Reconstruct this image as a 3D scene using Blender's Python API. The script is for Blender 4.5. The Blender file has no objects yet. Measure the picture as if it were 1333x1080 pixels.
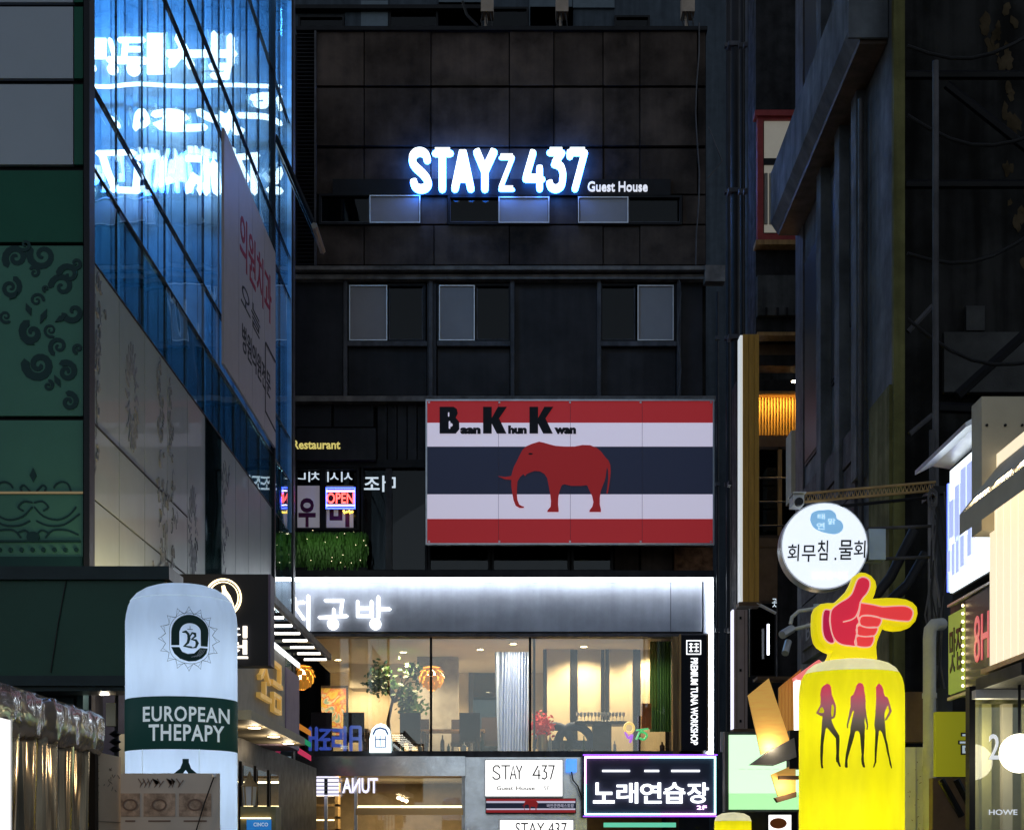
import bpy, bmesh, math, random
from mathutils import Vector
random.seed(7)
S = bpy.context.scene
C = S.collection
R = math.radians
# ------------------------------------------------------------ camera
FPX, VX, VY, EYE = 2000.0, 676.0, 1105.0, 1.6      # focal length and horizon, in photo pixels
cam = bpy.data.cameras.new('camera'); camo = bpy.data.objects.new('camera', cam); C.objects.link(camo)
cam.sensor_width = 36; cam.lens = 36 * FPX / 1333
cam.shift_x = (666.5 - VX) / 1333; cam.shift_y = (VY - 540) / 1333
cam.clip_start = .1; cam.clip_end = 600
camo.location = (0, 0, EYE); camo.rotation_euler = (R(90), 0, 0)
S.camera = camo
# ------------------------------------------------------------ sky, moonlight, exposure
W = bpy.data.worlds.new('World'); S.world = W; W.use_nodes = True
wn = W.node_tree.nodes; wl = W.node_tree.links
sky = wn.new('ShaderNodeTexSky'); sky.sky_type = 'NISHITA'; sky.sun_disc = False
sky.sun_elevation = R(8); sky.sun_rotation = R(0); sky.dust_density = 1.0; sky.ozone_density = 3.0
bgn = wn['Background']; bgn.inputs['Strength'].default_value = .15
hs_ = wn.new('ShaderNodeHueSaturation'); hs_.inputs['Saturation'].default_value = .45
wl.new(sky.outputs[0], hs_.inputs['Color']); wl.new(hs_.outputs[0], bgn.inputs[0])
sun = bpy.data.lights.new('sun', 'SUN'); sun.energy = .02; sun.angle = R(15); sun.color = (.75, .85, 1)
suno = bpy.data.objects.new('sun', sun); C.objects.link(suno); suno.rotation_euler = (R(84), 0, 0)
vs = S.view_settings
vs.view_transform = 'Standard'; vs.look = 'None'; vs.exposure = 0; vs.gamma = 1; vs.use_curve_mapping = False
cy = S.cycles
cy.use_denoising = True; cy.max_bounces = 8; cy.diffuse_bounces = 3; cy.glossy_bounces = 4
cy.transparent_max_bounces = 12; cy.transmission_bounces = 4; cy.caustics_reflective = False; cy.caustics_refractive = False
cy.sample_clamp_indirect = 4
# ------------------------------------------------------------ helpers
def at(px, py, Y): return Vector(((px - VX) * Y / FPX, Y, EYE + (VY - py) * Y / FPX))
def xw(px, Y): return (px - VX) * Y / FPX
def zw(py, Y): return EYE + (VY - py) * Y / FPX
MATS = {}
def M(name, col=(.5, .5, .5), rough=.6, metal=0, var=0, scale=4, bump=0, bscale=40, streak=0, em=None, es=0, orand=0, spec=.2, coat=0, stretch=(1, 1, 1)):
    if name in MATS: return MATS[name]
    m = bpy.data.materials.new(name); m.use_nodes = True; MATS[name] = m
    n, l = m.node_tree.nodes, m.node_tree.links
    b = n['Principled BSDF']
    b.inputs['Roughness'].default_value = rough; b.inputs['Metallic'].default_value = metal
    b.inputs['Specular IOR Level'].default_value = spec; b.inputs['Coat Weight'].default_value = coat
    b.inputs['Base Color'].default_value = (*col, 1)
    last = None
    geo = n.new('ShaderNodeNewGeometry')
    def mp(sc):
        q = n.new('ShaderNodeMapping'); q.inputs['Scale'].default_value = sc
        l.new(geo.outputs['Position'], q.inputs[0]); return q.outputs[0]
    if var or streak or orand:
        fac = None
        def mul(a, b_):
            q = n.new('ShaderNodeMath'); q.operation = 'MULTIPLY'
            l.new(a, q.inputs[0]); l.new(b_, q.inputs[1]); return q.outputs[0]
        def rng(src, lo, hi, f0=.3, f1=.7):
            q = n.new('ShaderNodeMapRange'); l.new(src, q.inputs[0])
            q.inputs[1].default_value = f0; q.inputs[2].default_value = f1
            q.inputs[3].default_value = lo; q.inputs[4].default_value = hi; return q.outputs[0]
        if var:
            t = n.new('ShaderNodeTexNoise'); t.inputs['Scale'].default_value = scale; t.inputs['Detail'].default_value = 7; t.inputs['Roughness'].default_value = .62
            l.new(mp(stretch), t.inputs['Vector']); fac = rng(t.outputs[0], 1 - var, 1 + var)
        if streak:
            t = n.new('ShaderNodeTexNoise'); t.inputs['Scale'].default_value = 3; t.inputs['Detail'].default_value = 6
            l.new(mp((2.2, 2.2, .16)), t.inputs['Vector']); f = rng(t.outputs[0], 1 - streak, 1 + streak)
            fac = f if fac is None else mul(fac, f)
        if orand:
            oi = n.new('ShaderNodeObjectInfo'); f = rng(oi.outputs['Random'], 1 - orand, 1 + orand, 0, 1)
            fac = f if fac is None else mul(fac, f)
        v = n.new('ShaderNodeVectorMath'); v.operation = 'SCALE'; v.inputs[0].default_value = col
        l.new(fac, v.inputs['Scale']); l.new(v.outputs[0], b.inputs['Base Color'])
        r2 = n.new('ShaderNodeMapRange'); l.new(fac, r2.inputs[0])
        r2.inputs[1].default_value = .6; r2.inputs[2].default_value = 1.4
        r2.inputs[3].default_value = min(1, rough * 1.2); r2.inputs[4].default_value = rough * .8
        l.new(r2.outputs[0], b.inputs['Roughness'])
    if bump:
        t = n.new('ShaderNodeTexNoise'); t.inputs['Scale'].default_value = bscale; t.inputs['Detail'].default_value = 5
        l.new(mp(stretch), t.inputs['Vector'])
        bp = n.new('ShaderNodeBump'); bp.inputs['Strength'].default_value = bump; bp.inputs['Distance'].default_value = .02
        l.new(t.outputs[0], bp.inputs['Height']); l.new(bp.outputs[0], b.inputs['Normal'])
    if em:
        b.inputs['Emission Color'].default_value = (*em, 1); b.inputs['Emission Strength'].default_value = es
    return m
def E(name, col, es, base=None): return M(name, base or (.6, .6, .6), .5, em=col, es=es)
def GL(name, tint=(.9, .95, .95), f0=.05, rough=.0, refl=(1, 1, 1), bump=0, bsc=1.2, power=4, st=(1, 1, 1)):
    m = bpy.data.materials.new(name); m.use_nodes = True; MATS[name] = m
    n, l = m.node_tree.nodes, m.node_tree.links
    n.remove(n['Principled BSDF'])
    tr = n.new('ShaderNodeBsdfTransparent'); tr.inputs[0].default_value = (*tint, 1)
    gl = n.new('ShaderNodeBsdfGlossy'); gl.inputs['Roughness'].default_value = rough; gl.inputs[0].default_value = (*refl, 1)
    lw = n.new('ShaderNodeLayerWeight'); lw.inputs[0].default_value = .5
    pw = n.new('ShaderNodeMath'); pw.operation = 'POWER'; l.new(lw.outputs['Facing'], pw.inputs[0]); pw.inputs[1].default_value = power
    ma = n.new('ShaderNodeMath'); ma.operation = 'MULTIPLY_ADD'; l.new(pw.outputs[0], ma.inputs[0]); ma.inputs[1].default_value = 1 - f0; ma.inputs[2].default_value = f0
    mx = n.new('ShaderNodeMixShader'); l.new(ma.outputs[0], mx.inputs[0]); l.new(tr.outputs[0], mx.inputs[1]); l.new(gl.outputs[0], mx.inputs[2])
    if bump:
        g = n.new('ShaderNodeNewGeometry'); t = n.new('ShaderNodeTexNoise'); t.inputs['Scale'].default_value = bsc; t.inputs['Detail'].default_value = 1
        mpn = n.new('ShaderNodeMapping'); mpn.inputs['Scale'].default_value = st; l.new(g.outputs['Position'], mpn.inputs[0]); l.new(mpn.outputs[0], t.inputs['Vector'])
        b = n.new('ShaderNodeBump'); b.inputs['Strength'].default_value = bump; b.inputs['Distance'].default_value = .1
        l.new(t.outputs[0], b.inputs['Height']); l.new(b.outputs[0], gl.inputs['Normal'])
    l.new(mx.outputs[0], n['Material Output'].inputs[0])
    return m
def props(o, label=None, cat=None, group=None, kind=None):
    for k, v in (('label', label), ('category', cat), ('group', group), ('kind', kind)):
        if v: o[k] = v
    return o
WL = {}
def T(name, loc, label, cat, group=None):
    o = bpy.data.objects.new(name, None); C.objects.link(o); o.location = loc; o.empty_display_size = .2
    WL[o.name] = Vector(loc); return props(o, label, cat, group)
class MB:
    def __init__(s): s.v = []; s.f = []
    def quad(s, a, b, c, d):
        i = len(s.v); s.v += [Vector(a), Vector(b), Vector(c), Vector(d)]; s.f.append((i, i + 1, i + 2, i + 3)); return s
    def box(s, x0, x1, y0, y1, z0, z1):
        x0, x1 = sorted((x0, x1)); y0, y1 = sorted((y0, y1)); z0, z1 = sorted((z0, z1))
        i = len(s.v)
        s.v += [Vector(p) for p in ((x0, y0, z0), (x1, y0, z0), (x1, y1, z0), (x0, y1, z0), (x0, y0, z1), (x1, y0, z1), (x1, y1, z1), (x0, y1, z1))]
        s.f += [tuple(i + k for k in q) for q in ((3, 2, 1, 0), (4, 5, 6, 7), (0, 1, 5, 4), (1, 2, 6, 5), (2, 3, 7, 6), (3, 0, 4, 7))]; return s
    def bp(s, px0, py0, px1, py1, Y, d):           # box with its front face in the plane Y, d deep
        a = at(px0, py0, Y); b = at(px1, py1, Y); return s.box(a.x, b.x, Y, Y + d, a.z, b.z)
    def ring(s, px0, py0, px1, py1, Y, d, w):      # rectangular frame, w in metres
        a = at(px0, py1, Y); b = at(px1, py0, Y)
        s.box(a.x, a.x + w, Y, Y + d, a.z, b.z); s.box(b.x - w, b.x, Y, Y + d, a.z, b.z)
        s.box(a.x + w, b.x - w, Y, Y + d, a.z, a.z + w); s.box(a.x + w, b.x - w, Y, Y + d, b.z - w, b.z); return s
    def tube(s, pts, r, n=8, caps=True):
        pts = [Vector(p) for p in pts]; rs = r if isinstance(r, (list, tuple)) else [r] * len(pts)
        base = len(s.v); prev = None
        for i, p in enumerate(pts):
            d = (pts[min(i + 1, len(pts) - 1)] - pts[max(i - 1, 0)]).normalized()
            if prev is None: u = d.orthogonal().normalized()
            else:
                u = prev - d * prev.dot(d)
                u = u.normalized() if u.length > 1e-5 else d.orthogonal().normalized()
            prev = u; w = d.cross(u)
            for k in range(n):
                a = 2 * math.pi * k / n; s.v.append(p + (u * math.cos(a) + w * math.sin(a)) * rs[i])
        for i in range(len(pts) - 1):
            for k in range(n):
                s.f.append((base + i * n + k, base + i * n + (k + 1) % n, base + (i + 1) * n + (k + 1) % n, base + (i + 1) * n + k))
        if caps:
            s.f.append(tuple(base + k for k in reversed(range(n)))); s.f.append(tuple(base + (len(pts) - 1) * n + k for k in range(n)))
        return s
    def lathe(s, prof, c, n=40, caps=True):
        base = len(s.v)
        for (r, z) in prof:
            for k in range(n):
                a = 2 * math.pi * k / n; s.v.append(Vector((c[0] + r * math.cos(a), c[1] + r * math.sin(a), z)))
        for i in range(len(prof) - 1):
            for k in range(n): s.f.append((base + i * n + k, base + i * n + (k + 1) % n, base + (i + 1) * n + (k + 1) % n, base + (i + 1) * n + k))
        if caps:
            s.f.append(tuple(base + k for k in reversed(range(n)))); s.f.append(tuple(base + (len(prof) - 1) * n + k for k in range(n)))
        return s
    def prism(s, pts, mp, t0, t1):                 # polygon in (u,v), from height t0 to t1 over the mapped surface
        n = len(pts); i = len(s.v)
        ar = sum(pts[k][0] * pts[(k + 1) % n][1] - pts[(k + 1) % n][0] * pts[k][1] for k in range(n))
        if ar < 0: pts = pts[::-1]
        s.v += [mp(u, v, t0) for u, v in pts] + [mp(u, v, t1) for u, v in pts]
        s.f.append(tuple(i + k for k in range(n))); s.f.append(tuple(i + n + k for k in reversed(range(n))))
        for k in range(n): s.f.append((i + (k + 1) % n, i + k, i + n + k, i + n + (k + 1) % n))
        return s
    def puffy(s, pts, mp, layers):                 # cushion-like body: list of (inset, t)
        n = len(pts); i = len(s.v)
        ar = sum(pts[k][0] * pts[(k + 1) % n][1] - pts[(k + 1) % n][0] * pts[k][1] for k in range(n))
        if ar < 0: pts = pts[::-1]
        nr = []
        for k in range(n):
            a = Vector(pts[k - 1]); b = Vector(pts[(k + 1) % n]); d = (b - a).normalized(); nr.append(Vector((-d.y, d.x)))
        for ins, t in layers:
            for k in range(n): s.v.append(mp(pts[k][0] + nr[k].x * ins, pts[k][1] + nr[k].y * ins, t))
        for j in range(len(layers) - 1):
            for k in range(n): s.f.append((i + j * n + (k + 1) % n, i + j * n + k, i + (j + 1) * n + k, i + (j + 1) * n + (k + 1) % n))
        s.f.append(tuple(i + k for k in range(n))); s.f.append(tuple(i + (len(layers) - 1) * n + k for k in reversed(range(n))))
        return s
    def rib(s, pts, w, mp, t0, t1, caps=4, closed=False):   # flat band along a line
        P = [Vector(p) for p in pts]; n = len(P); ws = w if isinstance(w, (list, tuple)) else [w] * n
        L = []; Rr = []
        for i in range(n):
            if closed: d0 = (P[i] - P[i - 1]).normalized(); d1 = (P[(i + 1) % n] - P[i]).normalized()
            else:
                d0 = (P[i] - P[i - 1]).normalized() if i > 0 else (P[1] - P[0]).normalized()
                d1 = (P[i + 1] - P[i]).normalized() if i < n - 1 else d0
            n0 = Vector((-d0.y, d0.x)); n1 = Vector((-d1.y, d1.x)); m = (n0 + n1)
            m = m.normalized() if m.length > 1e-4 else n0
            k = ws[i] / 2 / max(.5, m.dot(n0)); L.append(P[i] + m * k); Rr.append(P[i] - m * k)
        if closed:
            for i in range(n):
                j = (i + 1) % n; s.prism([tuple(L[i]), tuple(L[j]), tuple(Rr[j]), tuple(Rr[i])], mp, t0, t1)
            return s
        poly = list(L)
        if caps:
            d = (P[-1] - P[-2]).normalized(); a0 = math.atan2(d.x, -d.y)
            a0 = math.atan2((L[-1] - P[-1]).y, (L[-1] - P[-1]).x)
            for k in range(1, caps): a = a0 - math.pi * k / caps; poly.append(P[-1] + Vector((math.cos(a), math.sin(a))) * ws[-1] / 2)
        poly += Rr[::-1]
        if caps:
            a0 = math.atan2((Rr[0] - P[0]).y, (Rr[0] - P[0]).x)
            for k in range(1, caps): a = a0 - math.pi * k / caps; poly.append(P[0] + Vector((math.cos(a), math.sin(a))) * ws[0] / 2)
        return s.prism([tuple(p) for p in poly], mp, t0, t1)
    def build(s, name, mat, parent=None, label=None, cat=None, group=None, kind=None, smooth=None, cut=None):
        lo = Vector([min(v[i] for v in s.v) for i in range(3)]); hi = Vector([max(v[i] for v in s.v) for i in range(3)])
        c = (lo + hi) / 2
        if parent is None: c.z = lo.z
        me = bpy.data.meshes.new(name); me.from_pydata([v - c for v in s.v], [], s.f)
        me.materials.append(M_(mat))
        if smooth: me.shade_smooth(); me.set_sharp_from_angle(angle=R(smooth))
        o = bpy.data.objects.new(name, me); C.objects.link(o); WL[o.name] = c
        if parent is not None: o.parent = parent; o.location = c - WL[parent.name]
        else: o.location = c
        return props(o, label, cat, group, kind)
def M_(m): return MATS[m] if isinstance(m, str) else m
def pm(Y): return lambda u, v, t: Vector(((u - VX) * Y / FPX, Y - t, EYE + (VY - v) * Y / FPX))   # photo pixel on a plane facing the street's end
def wallL(X): return lambda u, v, t: Vector((X + t, u, EYE + v))
def wallR(X): return lambda u, v, t: Vector((X - t, u, EYE + v))
def cylm(cx, Yc, r):                               # pixel as seen on the front of an upright cylinder
    k = FPX / Yc
    def f(u, v, t):
        X = (cx - VX) / k; g = (u - VX) / FPX; R_ = r + t          # where the sight line of pixel column u meets the column
        A, B, D = g * g + 1, -2 * (g * X + Yc), X * X + Yc * Yc - R_ * R_
        y = (-B - math.sqrt(max(0, B * B - 4 * A * D))) / (2 * A)
        return Vector((g * y, y, EYE + (VY - v) * (Yc - r) / FPX))
    return f
_tc = {}
def glyphs(txt, bold=0, shear=0, space=1):
    key = (txt, bold, shear, space)
    if key in _tc: return _tc[key]
    cu = bpy.data.curves.new('t', 'FONT'); cu.body = txt; cu.offset = bold; cu.shear = shear; cu.space_character = space
    cu.resolution_u = 3; cu.fill_mode = 'FRONT' if False else 'BOTH'; cu.extrude = .05
    o = bpy.data.objects.new('t', cu); C.objects.link(o); bpy.context.view_layer.update()
    me = o.evaluated_get(bpy.context.evaluated_depsgraph_get()).to_mesh()
    v = [tuple(p.co) for p in me.vertices]; f = [tuple(p.vertices) for p in me.polygons]
    bpy.data.objects.remove(o); bpy.data.curves.remove(cu)
    x0 = min(p[0] for p in v); x1 = max(p[0] for p in v); y0 = min(p[1] for p in v); y1 = max(p[1] for p in v)
    v = [((p[0] - x0) / (x1 - x0), (p[1] - y0) / (y1 - y0), 1 if p[2] > 0 else 0) for p in v]
    _tc[key] = (v, f); return v, f
def text(mb, txt, mp, u0, v0, u1, v1, t0=.003, t1=.008, bold=0, rot=0, flip=False, cuts=0, shear=0, space=1):
    v, f = glyphs(txt, bold, shear, space)          # (u0,v0) top left, (u1,v1) bottom right
    if cuts:
        bm = bmesh.new(); bv = [bm.verts.new(p) for p in v]
        for q in f:
            try: bm.faces.new([bv[k] for k in q])
            except ValueError: pass
        for k in range(1, cuts):
            bmesh.ops.bisect_plane(bm, geom=bm.verts[:] + bm.edges[:] + bm.faces[:], plane_co=(k / cuts, 0, 0), plane_no=(1, 0, 0))
        bm.verts.index_update(); v = [tuple(p.co) for p in bm.verts]; f = [tuple(p.index for p in q.verts) for q in bm.faces]; bm.free()
    i = len(mb.v)
    for (x, y, z) in v:
        if rot == 1: a, b = 1 - (1 - y), x; a = y; u = u0 + (u1 - u0) * a; w = v0 + (v1 - v0) * b     # reads downwards
        else:
            if flip: x = 1 - x
            u = u0 + (u1 - u0) * x; w = v0 + (v1 - v0) * (1 - y)
        mb.v.append(mp(u, w, t1 if z else t0))
    mb.f += [tuple(i + k for k in q) for q in f]; return mb
def pucker(mb, c, zs, amp, n, fall, seed=0):        # sewn-seam puckers: fine radial ripples that die away from the seam at height zs
    rnd = random.Random(seed); ph = [rnd.uniform(0, 6.28) for _ in range(4)]
    for v in mb.v:
        d = Vector((v.x - c[0], v.y - c[1])); r = d.length
        if r < .03: continue
        a = math.atan2(d.y, d.x); f = math.exp(-abs(v.z - zs) / fall)
        k = 1 + amp * f * (math.sin(n * a + ph[0]) + .6 * math.sin(n * .37 * a + ph[1])) / max(r, .1)
        v.x = c[0] + d.x * k; v.y = c[1] + d.y * k
    return mb
def TLI(name, col, fac=.6):                        # coated nylon that glows when lit from inside
    m = bpy.data.materials.new(name); m.use_nodes = True; MATS[name] = m; n, l = m.node_tree.nodes, m.node_tree.links
    t = n.new('ShaderNodeBsdfTranslucent'); t.inputs[0].default_value = (*col, 1); x = n.new('ShaderNodeMixShader'); x.inputs[0].default_value = fac
    b = n['Principled BSDF']; b.inputs['Base Color'].default_value = (*col, 1); b.inputs['Roughness'].default_value = .45
    g = n.new('ShaderNodeNewGeometry'); q = n.new('ShaderNodeMapping'); q.inputs['Scale'].default_value = (5, 5, 1.3); no = n.new('ShaderNodeTexNoise'); no.inputs['Scale'].default_value = 1.3; no.inputs['Detail'].default_value = 5
    bp = n.new('ShaderNodeBump'); bp.inputs['Strength'].default_value = .35; bp.inputs['Distance'].default_value = .03
    l.new(g.outputs['Position'], q.inputs[0]); l.new(q.outputs[0], no.inputs['Vector']); l.new(no.outputs[0], bp.inputs['Height']); l.new(bp.outputs[0], b.inputs['Normal'])
    mr = n.new('ShaderNodeMapRange'); l.new(no.outputs[0], mr.inputs[0]); mr.inputs[1].default_value = .3; mr.inputs[2].default_value = .7; mr.inputs[3].default_value = .9; mr.inputs[4].default_value = 1.06
    v = n.new('ShaderNodeVectorMath'); v.operation = 'SCALE'; v.inputs[0].default_value = col; l.new(mr.outputs[0], v.inputs['Scale']); l.new(v.outputs[0], t.inputs[0]); l.new(v.outputs[0], b.inputs['Base Color'])
    l.new(b.outputs[0], x.inputs[1]); l.new(t.outputs[0], x.inputs[2]); l.new(x.outputs[0], n['Material Output'].inputs[0])
FLAT = lambda u, v, t: Vector((u, v, t))
def bend(mb, mp, step):                            # cut a flat shape into upright strips, then lay it on a curved surface
    bm = bmesh.new(); bv = [bm.verts.new(p) for p in mb.v]
    for q in mb.f:
        try: bm.faces.new([bv[k] for k in q])
        except ValueError: pass
    us = [p.x for p in mb.v]; k = math.floor(min(us) / step) + 1
    while k * step < max(us):
        bmesh.ops.bisect_plane(bm, geom=bm.verts[:] + bm.edges[:] + bm.faces[:], plane_co=(k * step, 0, 0), plane_no=(1, 0, 0)); k += 1
    bm.verts.index_update(); o = MB(); o.v = [mp(*p.co) for p in bm.verts]; o.f = [tuple(p.index for p in q.verts) for q in bm.faces]; bm.free(); return o
def cr(pts, ox, oy, sc): return [(ox + x / sc, oy + y / sc) for x, y in pts]
def ell(cx, cy_, rx, ry, n=20, a0=0, a1=360): return [(cx + rx * math.cos(R(a0 + (a1 - a0) * k / n)), cy_ + ry * math.sin(R(a0 + (a1 - a0) * k / n))) for k in range(n + (a1 - a0 != 360))]
def smoothline(P, n=4):
    out = []
    for i in range(len(P) - 1):
        p0 = Vector(P[max(i - 1, 0)]); p1 = Vector(P[i]); p2 = Vector(P[i + 1]); p3 = Vector(P[min(i + 2, len(P) - 1)])
        for k in range(n):
            t = k / n; out.append(tuple(.5 * ((2 * p1) + (p2 - p0) * t + (2 * p0 - 5 * p1 + 4 * p2 - p3) * t * t + (3 * p1 - p0 - 3 * p2 + p3) * t ** 3)))
    out.append(tuple(P[-1])); return out
def lamp(name, kind, loc, energy, col, parent=None, size=.3, sy=None, rot=(0, 0, 0), spot=None):
    d = bpy.data.lights.new(name, kind); d.energy = energy; d.color = col
    if kind == 'AREA':
        d.size = size
        if sy: d.shape = 'RECTANGLE'; d.size_y = sy
    else: d.shadow_soft_size = size
    if spot: d.spot_size = R(spot); d.spot_blend = .6
    o = bpy.data.objects.new(name, d); C.objects.link(o); o.rotation_euler = rot
    if parent is not None: o.parent = parent; o.location = Vector(loc) - WL[parent.name]
    else: o.location = loc
    return o
# ------------------------------------------------------------ materials
M('asphalt', (.05, .05, .052), .8, var=.3, bump=.3)
M('paving', (.16, .155, .15), .7, var=.25, bump=.2)
M('slab', (.046, .031, .024), .65, var=.8, scale=.8, streak=.14, orand=.3, bump=.25, bscale=9)
M('dark_steel', (.019, .018, .022), .42, var=.4, scale=1.2, streak=.15, orand=.2, bump=.12, bscale=6)
M('black_metal', (.006, .006, .008), .45, var=.3)
M('frame_grey', (.075, .072, .08), .45, var=.35, scale=3, streak=.3)
M('ledge', (.17, .15, .14), .6, var=.5, scale=3, bump=.3, bscale=14)
M('alu', (.62, .63, .66), .35, metal=.6, var=.15)
M('steel', (.50, .52, .57), .16, metal=1, var=.2, scale=2, bump=.25, bscale=1.6)
M('white_film', (.30, .28, .29), .45, var=.06, scale=2, orand=.08)
M('dark_interior', (.02, .022, .025), .8)
M('rust', (.19, .09, .045), .8, var=.7, scale=5, bump=.4)
GL('dark_glass', (.10, .2, .18), .02)
GL('clear_glass', (.93, .96, .95), .07)
GL('blue_glass', (.9, .97, 1), .05, refl=(.8, .93, 1), bump=.10, bsc=.9, power=5)
GL('teal_glass', (.6, .75, .75), .06, refl=(.8, .9, .95), bump=.08, bsc=.9, power=4)
M('fascia', (.36, .38, .45), .6, metal=.2, var=.15, scale=1.5, streak=.06)
E('led_white', (.86, .94, 1), 18)
E('letter_white', (.92, .97, 1), 2.2)
E('stay_white', (.8, .93, 1), 2.3)
E('stay_blue', (.03, .2, 1), 20)
M('cream_wall', (.55, .46, .33), .8, var=.12, scale=2)
M('cream_ceiling', (.70, .62, .50), .85, var=.04)
M('taupe', (.36, .33, .30), .7, var=.2)
M('wood_dark', (.06, .04, .03), .5, var=.4, stretch=(1, 1, 6))
M('wood', (.34, .20, .08), .5, var=.35, scale=3, stretch=(6, 6, .5))
M('cloth_dark', (.05, .035, .035), .8)
M('leaf', (.045, .10, .03), .5, orand=.4)
M('bark', (.09, .06, .04), .9, var=.3)
M('brick_red', (.32, .05, .05), .5, var=.2)
M('stone_blue', (.085, .095, .11), .65, var=.45, scale=1.6, streak=.15, bump=.25, bscale=10)
M('olive', (.11, .105, .035), .75, var=.35, scale=2, streak=.3, bump=.2)
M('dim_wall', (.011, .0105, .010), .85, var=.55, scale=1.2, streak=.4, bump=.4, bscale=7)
M('peel', (.045, .03, .013), .8, var=.6, scale=3)
M('concrete', (.05, .05, .05), .8, var=.3, scale=2, bump=.25)
M('pvc', (.5, .5, .47), .5, var=.15)
M('cable', (.02, .02, .022), .6)
M('white_paint', (.7, .7, .68), .5, var=.1)
M('beige_paint', (.52, .47, .36), .55, var=.08)
# ------------------------------------------------------------ ground
MB().box(-150, 150, -80, 320, -.5, 0).build('ground', 'paving', kind='structure')
MB().box(-2.6, 2.6, -60, 33.2, -.02, .004).build('road', 'asphalt', kind='structure')
# ------------------------------------------------------------ guest house building at the end of the street
F = 34.5
gh = T('guest_house_building', (-.3, 36, 0), 'dark five storey guest house closing the end of the street', 'building')
def zf(py): return zw(py, F)
def xf(px): return xw(px, F)
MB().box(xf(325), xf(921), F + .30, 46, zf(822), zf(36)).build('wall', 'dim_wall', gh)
MB().box(xf(884), xf(924), F + .1, 46, 0, zf(822)).build('pier', 'dark_steel', gh)
MB().box(xf(325), xf(380), F + .1, 46, 0, zf(822)).build('pier', 'dark_steel', gh)
# cladding slabs of the top storey
cols = [411, 474, 561, 663, 721, 785, 833, 908, 919]
def slab(x0, y0, x1, y1, mat='slab', d=.12, nm='cladding_panel'):
    dd = random.uniform(-.03, .03)
    MB().bp(x0 + .7, y0 + .7, x1 - .7, y1 - .7, F + .12 + dd, d + .1).build(nm, mat, gh)
for (y0, y1) in ((39, 112), (114, 190)):
    for a, b in zip(cols[:-1], cols[1:]): slab(a, y0, b, y1)
for a, b in zip([411, 474, 561, 663, 785, 833, 908], [474, 561, 663, 785, 833, 908, 919]): slab(a, 193, b, 253)
for a, b in zip([411, 474, 565, 663, 785, 833], [474, 565, 663, 785, 833, 919]): slab(a, 293, b, 345)
for a, b in ((546, 583), (715, 752), (888, 919)): slab(a, 254, b, 292)
MB().bp(385, 34, 921, 39, F + .02, .5).build('parapet_cap', 'black_metal', gh)
# louvre strip at the left edge
lv = MB()
y = 42
while y < 344:
    a = at(386, y, F); b = at(409, y + 3.2, F)
    lv.quad((a.x, F + .06, a.z), (b.x, F + .06, a.z), (b.x, F + .18, b.z), (a.x, F + .18, b.z)); lv.box(a.x, b.x, F + .055, F + .07, a.z - .012, a.z); y += 5
lv.build('louvre', 'dark_steel', gh, kind='stuff')
MB().bp(409, 40, 411.5, 345, F + .02, .2).build('downpipe', 'frame_grey', gh)
M('drape_teal', (.06, .16, .13), .7, orand=.4)
def window(px0, py0, px1, py1, panes, Y=F, fr='black_metal', w=.05, reveal=.14):
    wd = MB().ring(px0, py0, px1, py1, Y + .04, .2, w).build('window', fr, gh)
    for (a, b, kind) in panes:
        if kind == 'w':
            MB().ring(a, py0 + 2, b, py1 - 2, Y + .02, .06, .022).build('sash', 'alu', wd)
            MB().bp(a + 1.2, py0 + 3.2, b - 1.2, py1 - 3.2, Y + .06, .02).build('pane', 'white_film', wd)
        else:
            MB().ring(a, py0 + 2, b, py1 - 2, Y + .1, .05, .03).build('sash', 'frame_grey', wd)
            MB().bp(a + 1.5, py0 + 3.5, b - 1.5, py1 - 3.5, Y + .13, .008).build('pane', 'dark_glass', wd)
            f0 = random.uniform(.15, .5); m = MB()
            for k in range(7):
                u = a + 2 + (b - a - 4) * f0 * k / 7; m.bp(u, py0 + 5, u + (b - a) * f0 / 9, py1 - 4, Y + .2 + .03 * (k % 2), .02)
            m.build('drape', 'drape_teal', wd, kind='stuff')
            MB().bp(a + 3, py0 + 5.5, a + (b - a) * .6, py0 + 6.6, Y + .17, .01).build('reflection_line', 'frame_grey', wd)  # pale bar drawn as a reflected highlight on the dark pane
    return wd
window(415, 252, 548, 292, ((417, 481, 'd'), (481, 547, 'w')))
window(583, 254, 716, 292, ((585, 650, 'd'), (649, 715, 'w')))
window(752, 254, 888, 292, ((752.5, 818, 'w'), (818, 886, 'd')))
MB().bp(418, 284, 474, 289, F + .16, .01).bp(440, 264, 478, 284, F + .17, .01).build('curtain', 'wood', gh)
# ledge between the storeys and pipe beneath it
MB().bp(384, 346, 943, 351, F - .3, .6).build('ledge', 'ledge', gh)
MB().bp(384, 357, 940, 363, F - .12, .4).build('ledge', 'ledge', gh)
MB().tube([at(386, 354, F - .1), at(930, 354, F - .1)], .05, 10).build('pipe', 'dark_steel', gh, smooth=40)
MB().bp(918, 345, 944, 366, F - .38, .3).build('gutter_end', 'ledge', gh)
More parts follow.
